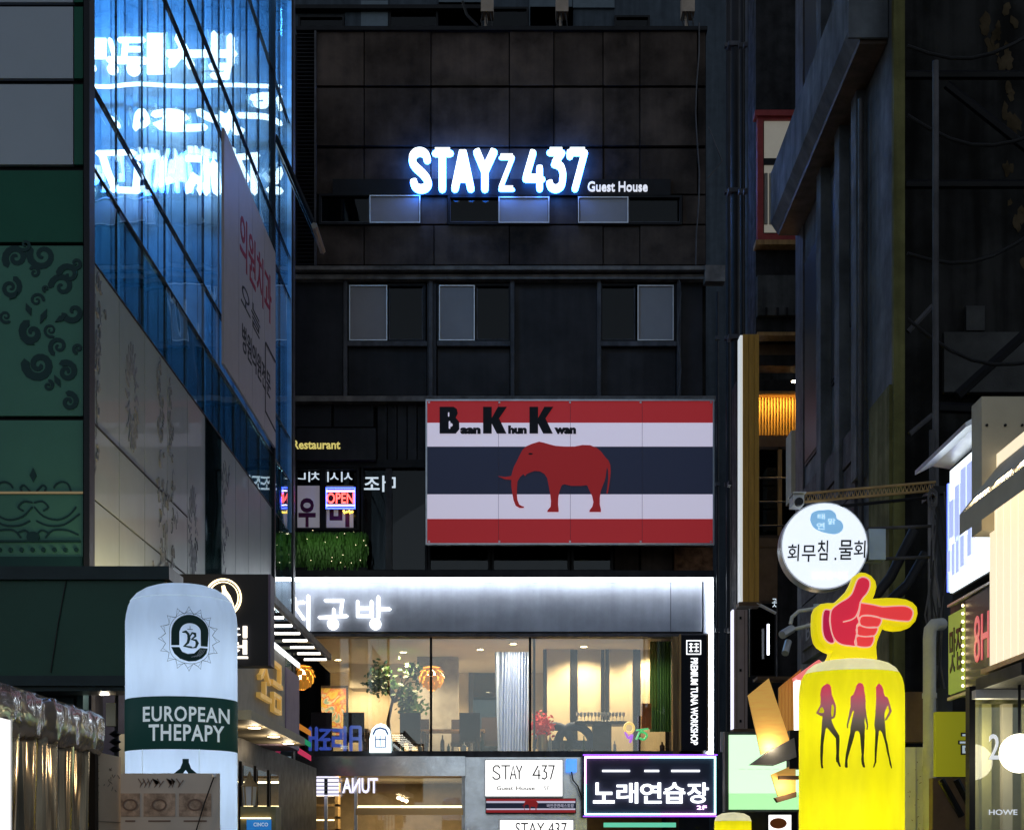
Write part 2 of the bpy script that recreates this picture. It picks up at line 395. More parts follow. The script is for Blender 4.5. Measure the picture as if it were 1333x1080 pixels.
# fourth storey: steel mullions with infill panels and windows
for a, b in ((384, 447), (669, 778), (886, 915)): slab(a, 365, b, 515, 'dark_steel', nm='infill_panel')
for a, b in ((453, 556), (569, 664), (782, 880)): slab(a, 450, b, 515, 'dark_steel', nm='infill_panel')
for x in (449.5, 560.5, 667, 780, 884): MB().bp(x - 2.5, 363, x + 2.5, 518, F - .02, .25).build('mullion', 'frame_grey', gh)
MB().bp(556, 363, 568, 518, F + .02, .2).build('mullion', 'dark_steel', gh)
for (a, b) in ((452, 556), (569, 664), (782, 881)): MB().bp(a, 444, b, 450, F - .03, .22).build('sill', 'frame_grey', gh)
window(452, 369, 554, 445, ((454.5, 504, 'w'), (506, 551, 'd')))
window(569, 369, 665, 445, ((571.5, 618, 'w'), (620, 664, 'd')))
window(781, 369, 881, 445, ((782.5, 827, 'd'), (830, 877, 'w')))
MB().bp(384, 515, 932, 522, F - .15, .5).build('ledge', 'ledge', gh)
# third storey behind the elephant sign
for a, b in ((384, 432), (434, 487)): slab(a, 524, b, 556, 'dark_steel', nm='infill_panel')
for k, x in enumerate(range(491, 556, 13)): slab(x, 524, x + 13, 612, 'dark_steel', nm='infill_panel')
MB().bp(386, 557, 489, 598, F - .25, .5).build('sign_backing', 'dark_steel', gh)
MB().bp(384, 598, 556, 608, F - .03, .3).build('transom', 'black_metal', gh)
w3 = MB().ring(383, 608, 468, 690, F + .0, .18, .06).build('window', 'black_metal', gh)
MB().bp(417, 608, 424, 690, F + .01, .15).build('mullion', 'black_metal', w3)
MB().bp(384, 610, 417, 689, F + .13, .008).build('pane', 'dark_glass', w3)
MB().bp(424, 610, 466, 689, F + .13, .008).build('pane', 'dark_glass', w3)
w3 = MB().ring(470, 605, 556, 744, F + .0, .18, .05).build('window', 'black_metal', gh)
MB().bp(502, 607, 510, 742, F + .03, .12).build('mullion', 'frame_grey', w3)
MB().bp(471, 607, 503, 742, F + .13, .008).build('pane', 'dark_glass', w3)
MB().bp(509, 607, 556, 742, F + .13, .008).build('pane', 'dark_glass', w3)
slab(384, 690, 470, 744, 'dark_steel', nm='infill_panel')
for a, b in ((557, 638), (640, 742), (744, 798)):
    w3 = MB().ring(a, 690, b, 744, F, .18, .05).build('window', 'black_metal', gh)
    MB().bp(a + 2, 692, b - 2, 742, F + .13, .008).build('pane', 'dark_glass', w3)
slab(800, 690, 832, 744, nm='infill_panel')
slab(834, 690, 876, 744, nm='infill_panel')
MB().bp(878, 712, 928, 744, F + .03, .2).build('infill_panel', 'rust', gh)
MB().bp(330, 742, 930, 751, F - .55, .9).build('ledge', 'dark_steel', gh)
# fascia over the restaurant with its light strip
MB().box(xf(330), xf(912), F - .28, F + .3, zf(824), zw(751, F - .55) - .01).build('fascia', 'fascia', gh)
MB().box(xf(914), xf(927), F - .28, F + .1, zf(990), zw(751, F - .55) - .01).build('fascia', 'fascia', gh)
MB().box(xf(871.2), xf(871.8), F - .284, F - .27, zf(824), zf(752)).build('joint', 'black_metal', gh)
MB().bp(330, 751.6, 927, 755.6, F - .54, .06).build('light_strip', 'led_white', gh)
MB().box(xf(920), xf(926), F - .33, F - .285, zf(990), zf(756)).build('light_strip', 'led_white', gh)
MB().bp(330, 824, 930, 828, F - .3, .4).build('window_head', 'frame_grey', gh)
MB().bp(330, 977, 886, 985, F - .3, .6).build('window_sill', 'frame_grey', gh)
# restaurant room on the second storey
YB = 41.5
zfl, zce = zf(985), zf(826)
MB().box(xf(380), xf(884), F + .3, YB, zfl - .4, zfl).build('floor_slab', 'taupe', gh)
MB().box(xf(325), xf(884), YB, YB + .2, zfl, zce + .5).build('back_wall', 'cream_wall', gh)
MB().box(xf(380) - .2, xf(380), F + .3, YB, zfl, zce).build('side_wall', 'cream_wall', gh)
MB().box(xf(380), xf(884), F + .3, YB, zf(822) - .12, zf(822) - .01).build('ceiling', 'cream_ceiling', gh)
MB().box(xw(543, 38), xw(596, 38), 38, 38.6, zfl, zce).build('column', 'taupe', gh)
MB().box(xw(455, 39.5), xw(545, 39.5), 39.5, 40.4, zw(895, 39.5), zce).build('bulkhead', 'cream_ceiling', gh)
gp = [385, 561, 690, 881]
for a, b in zip(gp[:-1], gp[1:]):
    MB().bp(a + 1, 828, b - 1, 977, F - .1, .012).build('glass_pane', 'clear_glass', gh)
for x in (561, 690): MB().bp(x - 1.5, 828, x + 1.5, 977, F - .13, .08).build('mullion', 'black_metal', gh)
MB().bp(694, 828, 697, 977, F - .06, .08).build('mullion', 'frame_grey', gh)
MB().bp(876, 828, 884, 982, F - .32, .3).build('pilaster', 'M_brass' if False else 'wood', gh)
# door at the back of the room
dr = MB().ring(610, 868, 664, 986, YB - .08, .08, .12).build('door', 'frame_grey', gh)
GL('grey_glass', (.25, .33, .33), .08)
MB().bp(616, 874, 658, 985, YB - .03, .01).build('pane', 'grey_glass', dr)
# folding screen with cream leaves
M('screen_paper', (.62, .52, .36), .7, var=.05)
scn = T('folding_screen', (xw(780, 36.6), 36.6, zfl), 'dark framed screen with cream leaves behind the right restaurant window', 'screen')
for i, (a, b) in enumerate(((712, 742), (752, 782), (793, 824), (834, 866))):
    MB().ring(a - 5, 838, b + 5, 985, 36.6 + .06 * (i % 2), .05, .085).build('leaf_frame', 'black_metal', scn)
    MB().bp(a, 843, b, 984, 36.62 + .06 * (i % 2), .02).build('leaf', 'screen_paper', scn)
MB().bp(701, 832, 880, 838, 36.58, .2).build('head_rail', 'black_metal', scn)
# downlights
M('lamp_trim', (.6, .55, .45), .4, metal=.5)
E('bulb_warm', (1, .78, .45), 25)
dll = ['beside the window mullion lamp', 'over the middle window', 'before the column', 'over the glass door', 'over the painting side table', 'over the left half of the screen', 'near the green cloth', 'deepest at the back wall', 'added to light the white curtain']
dlp = [(525, 37), (625, 36.5), (570, 39.5), (655, 39), (440, 38.5), (760, 36), (850, 36.2), (470, 40.5), (668, 35.5)]  # the last one is added to light the white curtain
for i, (px, Y) in enumerate(dlp):
    d = T('downlight', (xw(px, Y), Y, zce - .12), 'small warm restaurant downlight ' + dll[i], 'downlight', 'restaurant ceiling downlights')
    zz = zf(822) - .125
    MB().lathe([(.09, zz - .02), (.1, zz - .02), (.1, zz), (.06, zz)], (xw(px, Y), Y), 16, caps=False).build('trim', 'lamp_trim', d, smooth=40)
    MB().lathe([(.075, zz - .015), (.075, zz - .005)], (xw(px, Y), Y), 12).build('bulb', 'bulb_warm', d)
    lamp('downlight_lamp', 'SPOT', (xw(px, Y), Y, zz - .06), 300, (1, .76, .45), d, .07, spot=150)
# artichoke pendants
M('amber_leaf', (.7, .35, .06), .4, em=(1, .42, .05), es=.3)
def pendant(px, py, Y, lab):
    p = at(px, py, Y); t = T('pendant_lamp', p, lab, 'lamp', 'leafy amber pendant lamps')
    MB().tube([p + Vector((0, 0, .2)), (p.x, p.y, zce - .12)], .008, 6).build('cord', 'cable', t)
    MB().lathe([(.01, p.z - .1), (.09, p.z - .06), (.11, p.z), (.07, p.z + .1), (.02, p.z + .18)], (p.x, p.y), 12).build('bulb', 'bulb_warm', t, smooth=60)
    for ring_ in range(6):
        el = -60 + ring_ * 24
        for k in range(10):
            a = R(36 * k + 18 * (ring_ % 2)); e = R(el)
            rr = .26; d = Vector((math.cos(a) * math.cos(e), math.sin(a) * math.cos(e), math.sin(e))); c = p + d * rr
            u = Vector((-math.sin(a), math.cos(a), 0)); dn = Vector((math.cos(a) * math.sin(e), math.sin(a) * math.sin(e), -math.cos(e)))
            m = MB(); h = .075
            m.v += [c - u * .05 + dn * -h, c + u * .05 + dn * -h, c + u * .075 + dn * .02 + d * .02, c + dn * .1 + d * .05, c - u * .075 + dn * .02 + d * .02]
            m.f += [(0, 1, 2, 3, 4)]; m.build('leaf', 'amber_leaf', t)
    lamp('pendant_light', 'POINT', p, 9, (1, .6, .2), t, .12)
pendant(562, 881, 35.6, 'amber leafy pendant lamp hanging by the window mullion')
pendant(393, 880, 35.4, 'amber leafy pendant lamp at the left end of the restaurant')
# tree indoors
p0 = at(508, 985, 36.8)
tr = T('potted_tree', (p0.x, p0.y, zfl), 'small leafy indoor tree in a dark pot by the restaurant window', 'tree')
MB().lathe([(.2, zfl), (.26, zfl + .5), (.23, zfl + .5)], (p0.x, p0.y), 16).build('pot', 'black_metal', tr, smooth=40)
tk = MB(); top = Vector((p0.x + .1, p0.y, zw(900, 36.8)))
tk.tube([(p0.x, p0.y, zfl + .4), (p0.x - .05, p0.y, zfl + 1.0), top], [.06, .045, .03], 7)
cl = []
for k in range(13):
    e = at(random.uniform(486, 556), random.uniform(868, 922), 36.8) + Vector((0, random.uniform(-.5, .5), 0)); cl.append(e)
    tk.tube([top - Vector((0, 0, .25)), (top + e) / 2 + Vector((0, 0, .08)), e], [.025, .015, .008], 5)
tk.build('trunk', 'bark', tr, smooth=50)
def foliage(name, cents, rad, n, size, mat, parent, kind='stuff', droop=0):
    m = MB()
    for k in range(n):
        c = random.choice(cents) + Vector([random.gauss(0, rad) for _ in range(3)])
        d = Vector([random.gauss(0, 1) for _ in range(3)]); d.z -= droop; d.normalize(); u = d.orthogonal().normalized() * size * .35; L = d * size * random.uniform(.7, 1.3)
        i = len(m.v); m.v += [c, c + L * .5 + u, c + L, c + L * .5 - u]; m.f.append((i, i + 1, i + 2, i + 3))
    return m.build(name, mat, parent, kind=kind)
foliage('crown', cl, .11, 700, .14, 'leaf', tr)
# painting on the back wall
m = bpy.data.materials.new('abstract_painting'); m.use_nodes = True; MATS['abstract_painting'] = m
n_, l_ = m.node_tree.nodes, m.node_tree.links
g = n_.new('ShaderNodeNewGeometry'); t = n_.new('ShaderNodeTexNoise'); t.inputs['Scale'].default_value = 2.6; t.inputs['Detail'].default_value = 4; t.inputs['Distortion'].default_value = 1.5
r = n_.new('ShaderNodeValToRGB'); l_.new(g.outputs['Position'], t.inputs['Vector']); l_.new(t.outputs[0], r.inputs[0]); l_.new(r.outputs[0], n_['Principled BSDF'].inputs['Base Color'])
for i, (p, c) in enumerate(((.3, (.5, .3, .03)), (.42, (.6, .42, .08)), (.5, (.55, .10, .05)), (.56, (.6, .5, .3)), (.63, (.12, .3, .3)), (.72, (.6, .3, .02)))):
    e = r.color_ramp.elements[i] if i < 2 else r.color_ramp.elements.new(p)
    e.position = p; e.color = (*c, 1)
pt = T('wall_painting', at(420, 945, 39.6), 'large colourful abstract painting in the left of the restaurant', 'painting')
MB().bp(385, 893, 452, 958, 39.6, .06).build('canvas', 'abstract_painting', pt)
MB().ring(384, 892, 453, 959, 39.57, .1, .05).build('frame', 'wood_dark', pt)
# tables and chairs of the restaurant
def table(px, Y, lab, wd=.75):
    x = xw(px, Y); t = T('dining_table', (x, Y, zfl), lab, 'table', 'restaurant tables')
    MB().box(x - wd, x + wd, Y - .35, Y + .35, zfl + .70, zfl + .75).build('table_top', 'wood', t)
    for a in (-1, 1):
        for b in (-1, 1): MB().box(x + a * (wd - .06) - .03, x + a * (wd - .06) + .03, Y + b * .3 - .03, Y + b * .3 + .03, zfl, zfl + .7).build('leg', 'wood_dark', t)
def chair(px, Y, lab, rz=0):
    x = xw(px, Y); t = T('dining_chair', (x, Y, zfl), lab, 'chair', 'restaurant chairs')
    MB().box(x - .24, x + .24, Y - .24, Y + .24, zfl + .42, zfl + .5).build('seat', 'cloth_dark', t)
    yb = Y + .22 * (1 if rz == 0 else -1)
    MB().box(x - .24, x + .24, yb - .04, yb + .04, zfl + .5, zfl + 1.08).build('backrest', 'cloth_dark', t)
    for a in (-1, 1):
        for b in (-1, 1): MB().box(x + a * .2 - .02, x + a * .2 + .02, Y + b * .2 - .02, Y + b * .2 + .02, zfl, zfl + .42).build('leg', 'wood_dark', t)
table(440, 36.2, 'restaurant table nearest the painting'); table(590, 36.4, 'restaurant table in front of the column'); table(650, 37.6, 'restaurant table before the glass door', .6)
for i, (px, Y, rz, lab) in enumerate(((420, 35.6, 1, 'dark chair nearest the left end of the restaurant'), (462, 35.6, 1, 'dark chair left of the oval neon sign'), (535, 35.7, 1, 'dark chair below the indoor tree'), (545, 37.0, 0, 'dark chair left of the column, far side of its table'),
        (600, 37.1, 0, 'dark chair under the column, facing the street'), (612, 35.7, 1, 'dark chair right of the column with its back to the street'), (640, 36.9, 1, 'dark chair in front of the glass door'))): chair(px, Y, lab, rz)
def TL(name, col):                                 # thin cloth that lets light through
    m = bpy.data.materials.new(name); m.use_nodes = True; MATS[name] = m; n, l = m.node_tree.nodes, m.node_tree.links
    t = n.new('ShaderNodeBsdfTranslucent'); t.inputs[0].default_value = (*col, 1); x = n.new('ShaderNodeMixShader'); x.inputs[0].default_value = .55
    b = n['Principled BSDF']; b.inputs['Base Color'].default_value = (*col, 1); b.inputs['Roughness'].default_value = .8
    l.new(b.outputs[0], x.inputs[1]); l.new(t.outputs[0], x.inputs[2]); l.new(x.outputs[0], n['Material Output'].inputs[0])
# hanging white curtain
TL('curtain_white', (.55, .68, .98))
cu = MB(); N = 40
for k in range(N + 1):
    px = 650 + 40 * k / N; yo = .05 * math.sin(k * 1.7) + .02 * math.sin(k * 4.1)
    a = at(px - (6 if k < 6 else 0) * (1 - k / 6), 848, 35.0); b = at(px - 2, 978, 35.0); cu.v += [a + Vector((0, yo, 0)), b + Vector((0, yo * 1.3, 0))]
for k in range(N): cu.f.append((2 * k, 2 * k + 1, 2 * k + 3, 2 * k + 2))
cu.build('window_curtain', 'curtain_white', None, 'pale bluish white curtain hanging behind the middle restaurant window', 'curtain', smooth=60)
TL('reflection_green', (.05, .13, .05))  # hanging green cloth in place of a green reflection on the pane
cu = MB()
for k in range(N + 1):
    px = 846 + 28 * k / N; yo = .05 * math.sin(k * 1.3)
    a = at(px, 832, 35.2); b = at(px, 952, 35.2); cu.v += [a + Vector((0, yo, 0)), b + Vector((0, yo, 0))]
for k in range(N): cu.f.append((2 * k, 2 * k + 1, 2 * k + 3, 2 * k + 2))
for k in range(16):
    px = (402, 414, 470, 516, 524, 548, 576, 584, 604, 620, 628, 716, 732, 760, 800, 862)[k]; c = at(px, 985, 34.62); h = random.uniform(.16, .42); r = random.uniform(.03, .06)
    M(('bottle_brown', 'bottle_green', 'bottle_white')[k % 3], ((.06, .025, .01), (.02, .06, .03), (.45, .42, .4))[k % 3], .15, spec=.5)
    MB().lathe([(r, zf(977)), (r, zf(977) + h * .6), (r * .35, zf(977) + h * .78), (r * .35, zf(977) + h), (.002, zf(977) + h)], (c.x, c.y), 12).build('sill_bottle', ('bottle_brown', 'bottle_green', 'bottle_white')[k % 3], None, 'small ' + ('brown', 'green', 'white')[k % 3] + ' bottle standing on the restaurant window sill', 'bottle', 'bottles along the restaurant window sill', smooth=40)
cu.build('window_curtain', 'reflection_green', None, 'green cloth standing in for a reflection at the right end of the restaurant window', 'curtain', smooth=60)
# ------------------------------------------------------------ signs on the guest house
K = lambda P: cr(P, 520, 185, 5.127)
sg = T('rooftop_sign', at(650, 255, F), 'glowing white STAYz 437 channel letters with blue halo high on the dark building', 'sign')
MB().bp(433, 233, 873, 254, F + .03, .12).build('sign_board', 'black_metal', sg)
SYZ = [('S', [[(188, 140), (180, 108), (150, 90), (115, 95), (92, 120), (92, 155), (112, 190), (160, 235), (190, 275), (192, 308), (172, 330), (140, 335), (110, 318), (97, 282)]], 1),
       ('T', [[(242, 92), (340, 92)], [(288, 92), (288, 332)]], 1),
       ('A', [[(372, 330), (422, 92)], [(428, 92), (478, 330)], [(392, 262), (458, 262)]], 1),
       ('Y', [[(517, 85), (571, 215)], [(631, 85), (571, 215)], [(571, 215), (571, 332)]], 1),
       ('z', [[(676, 122), (756, 122)], [(756, 124), (674, 332)], [(674, 334), (758, 334)]], .55),
       ('4', [[(892, 90), (842, 263)], [(842, 265), (952, 265)], [(935, 192), (935, 330)]], .9),
       ('3', [[(1002, 88), (1084, 88)], [(1084, 90), (1032, 166)], [(1032, 168), (1050, 172), (1075, 188), (1086, 212), (1090, 240), (1080, 308), (1046, 334), (1012, 322), (1000, 290)]], .9),
       ('7', [[(1136, 114), (1136, 88)], [(1136, 88), (1234, 88)], [(1234, 90), (1170, 330)]], .9)]
for ch, st, w in SYZ:
    m = MB(); h = MB()
    for i, s_ in enumerate(st):
        P = smoothline(K(s_), 4) if len(s_) > 8 else K(s_)
        q = pm(F)
        m.tube([q(u, v, .24) for u, v in P], 4.25 * w * F / FPX, 10)
        h.rib(P, 9.5 * w, q, .10 + .002 * i, .12 + .002 * i)
    o = m.build('letter', 'stay_white', sg, smooth=60); h.build('halo_back', 'stay_blue', o)
E('dim_letter', (.85, .88, 1), .75)
text(MB(), 'Guest House', pm(F), 765, 236.5, 843, 249.5, -.02, .02, bold=.012).build('lettering', 'dim_letter', sg)
# elephant sign
YS = 33.7
E('sign_red', (.45, .028, .035), .45, (.4, .04, .04)); E('sign_white', (.62, .58, .74), .68, (.6, .58, .62)); E('sign_navy', (.02, .025, .05), .5, (.03, .035, .06)); E('elephant_red', (.42, .025, .028), .36, (.4, .03, .03))
M('joint_grey', (.12, .1, .12), .6)
M('sign_black', (.012, .012, .018), .4)
bk = T('restaurant_sign', at(742, 708, YS), 'striped red, white and navy sign board with red elephant', 'sign')
MB().bp(555.5, 521, 928.5, 707, YS + .05, .35).build('sign_box', 'black_metal', bk)
MB().ring(554, 519.5, 930, 708.5, YS - .01, .12, .035).build('frame', 'alu', bk)
for (a, b, mt) in ((521.5, 550, 'sign_red'), (550, 581, 'sign_white'), (581, 643, 'sign_navy'), (643, 675, 'sign_white'), (675, 706.5, 'sign_red')):
    MB().bp(556, a + .15, 928, b - .15, YS + .02, .03).build('stripe', mt, bk)
Q = pm(YS)
for x in (649, 742.5, 836): MB().bp(x - .2, 521.5, x + .2, 706.5, YS + .016, .004).build('sheet_joint', 'joint_grey', bk)
for x in (558.5, 650, 742, 834, 925.5):
    for y_ in (523.5, 704.5): c = at(x, y_, YS); MB().box(c.x - .02, c.x + .02, YS + .0, YS + .02, c.z - .02, c.z + .02).build('fixing_screw', 'alu', bk)
EL = [(525, 207), (548, 212), (575, 220), (600, 226), (640, 229), (685, 229), (720, 222), (755, 223), (785, 235), (805, 252), (822, 275), (838, 292), (846, 312), (848, 340), (845, 375), (840, 410), (835, 440), (829, 438), (834, 405), (837, 370), (836, 335), (831, 318), (826, 360), (822, 380), (812, 405), (803, 430), (799, 460), (799, 490), (804, 512), (804, 523), (752, 523), (753, 515), (765, 500), (770, 478), (764, 450), (752, 425), (742, 402), (715, 405), (670, 405), (640, 398), (628, 402), (617, 430), (612, 460), (611, 490), (614, 515), (613, 523), (562, 523), (564, 515), (577, 500), (579, 475), (575, 440), (568, 400), (562, 370), (550, 352), (530, 340), (505, 338), (485, 345), (470, 352), (462, 362), (455, 352), (440, 365), (428, 385), (426, 410), (425, 440), (428, 470), (436, 490), (448, 497), (458, 499), (455, 505), (438, 505), (420, 495), (410, 470), (404, 435), (400, 405), (400, 378), (372, 376), (340, 362), (372, 366), (400, 362), (404, 345), (412, 320), (425, 295), (437, 270), (450, 245), (468, 228), (490, 218)]
J = lambda P: cr(P, 550, 515, 3.462)
el = MB().prism(J(EL), Q, -.01, .012).build('elephant', 'elephant_red', bk)
MB().prism(J(ell(487, 262, 10, 4)), Q, .012, .016).build('eye', 'sign_black', el)
m = MB()
m.prism(J([(77, 50), (140, 50), (155, 60), (159, 80), (149, 99), (165, 117), (166, 150), (150, 170), (77, 170)]), Q, -.01, .01)
for x0 in (273, 482):
    m.prism(J([(x0, 50), (x0 + 39, 50), (x0 + 39, 100), (x0 + 67, 50), (x0 + 107, 50), (x0 + 72, 102), (x0 + 105, 170), (x0 + 62, 170), (x0 + 39, 125), (x0 + 39, 170), (x0, 170)]), Q, -.01, .01)
for tx, a, b, top in (('aan', 170, 262, 143), ('hun', 386, 470, 134), ('wan', 594, 692, 143)):
    (u0, v0), (u1, v1) = J([(a, top), (b, 172)]); text(m, tx, Q, u0, v0, u1, v1, -.008, .009, bold=.07)
m.build('lettering', 'sign_black', bk)
m = MB(); m.rib(J([(118, 78), (118, 92)]), 1.8, Q, .011, .014); m.rib(J([(122, 118), (122, 146)]), 2.2, Q, .011, .014); m.prism(J(ell(128, 132, 8, 8)), Q, .0145, .016)
m.build('letter_counter', 'sign_white', bk)
# 'Restaurant' lettering and things in the window below
E('yellow_letter', (.75, .62, .12), .75)
text(MB(), 'Restaurant', pm(F - .25), 381, 573, 443, 584.5, .0, .02, bold=.02).build('shop_lettering', 'yellow_letter', None, 'small yellow Restaurant lettering on a dark board', 'lettering')
M('poster_paper', (.5, .47, .55), .7, em=(.5, .45, .55), es=.22); M('mauve', (.13, .02, .10), .6)
for (a, b, ch, lab) in ((384.5, 416, '우', 'white window poster with mauve 우 character'), (425, 460, '미', 'white window poster with mauve 미 character behind the OPEN neon')):
    p = T('window_poster', at((a + b) / 2, 688, F + .11), lab, 'poster')
    MB().bp(a, 632, b, 688, F + .10, .01).build('paper', 'poster_paper', p)
    text(MB(), ch, pm(F + .10), a + 4, 648, b - 5, 686, .002, .006, bold=.04).build('lettering', 'mauve', p)
E('neon_red', (1, .06, .05), 5); E('neon_blue', (.04, .08, 1), 6); E('neon_bar', (.75, .6, 1), 4); E('neon_yellow', (1, .6, .05), 2.5)
p = T('neon_open_sign', at(443, 660, F - .1), 'red OPEN neon sign with blue border in the window', 'sign')
MB().bp(423, 633, 463, 663, F - .06, .03).build('backing', 'black_metal', p)
text(MB(), 'OPEN', pm(F - .1), 425.5, 641.5, 460.5, 655, .0, .02, bold=.012).build('lettering', 'neon_red', p)
MB().bp(425, 638, 461, 639.6, F - .12, .02).bp(425, 656.5, 461, 658, F - .12, .02).build('neon_bar', 'neon_bar', p)
MB().ring(424, 634, 462.5, 662, F - .1, .02, .03).build('border', 'neon_blue', p)
m = MB()
for k in range(4): m.tube([at(447 + k * 3.5, 664 + (k % 2) * 3, F - .08), at(449 + k * 3.5, 668 - (k % 2) * 3, F - .08)], .025, 6)
m.build('neon_ornament', 'neon_yellow', p)
E('soft_white', (.75, .88, 1), .75)
text(MB(), '더조', pm(F + .1), 474, 619, 515, 640, .0, .01, bold=.015, flip=True).build('reflected_lettering', 'soft_white', None, 'pale glowing Korean lettering, mirror reversed, imitating a reflection in the dark window', 'lettering')  # glowing letters in place of signs mirrored by the dark panes
m = MB()
text(m, '치나', pm(F + .1), 382, 614, 416, 627, .0, .01, bold=.01, flip=True); m.build('reflected_lettering', 'soft_white', None, 'pale glowing lettering imitating a reflection along the top of the leftmost poster pane', 'lettering'); m = MB(); text(m, '시시', pm(F + .1), 426, 614, 459, 627, .0, .01, bold=.01, flip=True)
m.build('reflected_lettering', 'soft_white', None, 'pale glowing lettering imitating a reflection above the OPEN neon', 'lettering')
# planter of trailing plants below that window
pl = T('planter_box', at(430, 747, F - .5), 'long planter of trailing green leaves below the OPEN window', 'planter')
MB().bp(382, 738, 478, 746, F - .5, .35).build('box', 'black_metal', pl)
cents = [at(random.uniform(383, 476), random.uniform(694, 740), F - .35 + random.uniform(-.15, .15)) for k in range(60)]
M('leaf_bright', (.045, .12, .022), .4)
fo = MB()
for k in range(330):
    b = at(random.uniform(382, 477), random.uniform(691, 695), F - .36 + random.uniform(-.16, .16)); L = random.uniform(.6, .95); ph = random.uniform(0, 6)
    for j in range(9):
        z = b.z - L * j / 9; x = b.x + .035 * math.sin(ph + j * .8); sd = random.choice((-1, 1)); i = len(fo.v)
        fo.v += [Vector((x, b.y, z)), Vector((x + sd * .03, b.y - .02, z - .05)), Vector((x + sd * .02, b.y - .03, z - .15)), Vector((x - sd * .012, b.y, z - .07))]; fo.f.append((i, i + 1, i + 2, i + 3))
fo.build('foliage', 'leaf_bright', pl, kind='stuff')
m = MB()
for k in range(26):
    c = random.choice(cents) + Vector((random.gauss(0, .08), -.16, random.gauss(0, .08))); m.lathe([(.002, c.z - .007), (.007, c.z), (.002, c.z + .007)], (c.x, c.y), 6)
E('fairy', (1, .85, .5), 4); m.build('fairy_lights', 'fairy', pl, kind='stuff')
lamp('fairy_glow', 'AREA', at(430, 700, F - .9), 2.5, (.8, 1, .6), pl, 1.4, .2, rot=(R(60), 0, 0))
# restaurant lettering on the fascia
fl = T('fascia_lettering', at(440, 822, F - .35), 'large white lit Korean letters on the grey fascia', 'sign')
q = pm(F - .3)
def stroke_letter(paths, w, mat, par, mapper, t0, t1, dots=()):
    m = MB()
    for i, s_ in enumerate(paths): m.rib(s_, w, mapper, t0, t1 + .002 * i, caps=2)
    for (x, y, r) in dots: m.prism(ell(x, y, r, r, 20), mapper, t0, t1 + .012)
    return m.build('letter', mat, par)
stroke_letter([[(372, 786), (396, 784)], [(384, 778), (384, 786)], [(386, 787), (376, 808)], [(385, 790), (396, 806)], [(402, 776), (402, 820)]], 3.9, 'letter_white', fl, q, .02, .09)
stroke_letter([[(424, 782), (446, 782), (444, 798)], [(435, 793), (435, 802)], [(416, 804), (452, 802)]], 3.9, 'letter_white', fl, q, .02, .09, [(434, 812.5, 7.5)])
stroke_letter([[(466, 783), (466, 802), (484, 802), (484, 783)], [(466, 792), (484, 792)], [(493, 777), (493, 804)], [(495, 793), (508, 793)]], 3.9, 'letter_white', fl, q, .02, .09, [(489, 812.5, 7.5)])
# vertical black sign
vsn = T('vertical_sign', at(903, 976, F - .55), 'tall black vertical PREMIUM TUNA WORKSHOP sign beside the restaurant window', 'sign')
MB().bp(887, 826, 920, 976, F - .6, .3).build('box', 'sign_black', vsn)
M('brass', (.5, .33, .16), .3, metal=.9)
MB().bp(884.5, 825, 886.6, 977, F - .58, .28).bp(920.4, 825, 922.5, 977, F - .58, .28).build('edge_trim', 'brass', vsn)
qq = pm(F - .6)
E('sign_text_white', (.95, .97, 1), 1.6)
text(MB(), 'PREMIUM TUNA WORKSHOP', qq, 899, 856, 908.5, 969, .002, .012, bold=.02, rot=1).build('lettering', 'sign_text_white', vsn)
m = MB(); m.rib([(894, 833.5), (912, 833.5), (912, 851), (894, 851)], 1.3, qq, .002, .01, closed=True)
for s_ in ([(897, 838), (902, 838)], [(904, 838), (909.5, 838)], [(897, 842), (909.5, 842)], [(899.5, 836.5), (899.5, 848)], [(906.5, 836.5), (906.5, 848)], [(897, 847), (902, 847)], [(904, 847), (909.5, 847)]): m.rib(s_, 1.3, qq, .002, .01, caps=0)
m.build('emblem', 'sign_text_white', vsn)
# neon oval, and glowing blue characters in place of a sign reflected in the window
E('oval_white', (.75, .95, 1), 2.2); E('deep_blue', (.01, .07, .8), .42); E('blue_dark', (.02, .06, .3), .6)
p = T('neon_oval_sign', at(495, 979, F - .35), 'white glowing oval sign with dark emblem at the restaurant window', 'sign')
q = pm(F - .38)
arch = [(481, 979), (481, 962), (484, 949), (490, 943), (496, 941), (502, 943), (507, 949), (509, 962), (509, 979)]
MB().prism(arch, q, -.05, .02).build('panel', 'oval_white', p)
m = MB(); m.rib([(486, 955), (489, 949), (495, 947), (502, 949), (505, 955)], 2.5, q, .021, .03); m.rib([(489, 962), (502, 962)], 1.5, q, .021, .03); m.rib([(489, 958), (489, 972), (502, 972), (502, 958)], 1.5, q, .031, .036); m.rib([(495, 957), (495, 970)], 1.5, q, .037, .042)
m.build('emblem', 'blue_dark', p)
p = T('blue_reflected_sign', at(440, 979, F - .05), 'deep blue glowing characters imitating a reflection low in the left restaurant window', 'sign')
q = pm(F + .05)
for x, ps in ((404, [[(0, 947), (0, 976)], [(8, 947), (8, 976)], [(0, 960), (8, 960)]]), (417, [[(0, 950), (12, 950), (0, 962), (12, 962)], [(6, 964), (6, 974)], [(0, 974), (13, 974)]]), (434, [[(0, 950), (10, 950), (10, 960), (0, 960), (0, 970), (10, 970)], [(15, 946), (15, 977)]]), (457, [[(0, 946), (0, 977)], [(12, 946), (12, 977)], [(0, 946), (12, 946)], [(0, 961), (12, 961)]])):
    stroke_letter([[(x + a, b) for a, b in s_] for s_ in ps], 4.2, 'deep_blue', p, q, 0, .03)
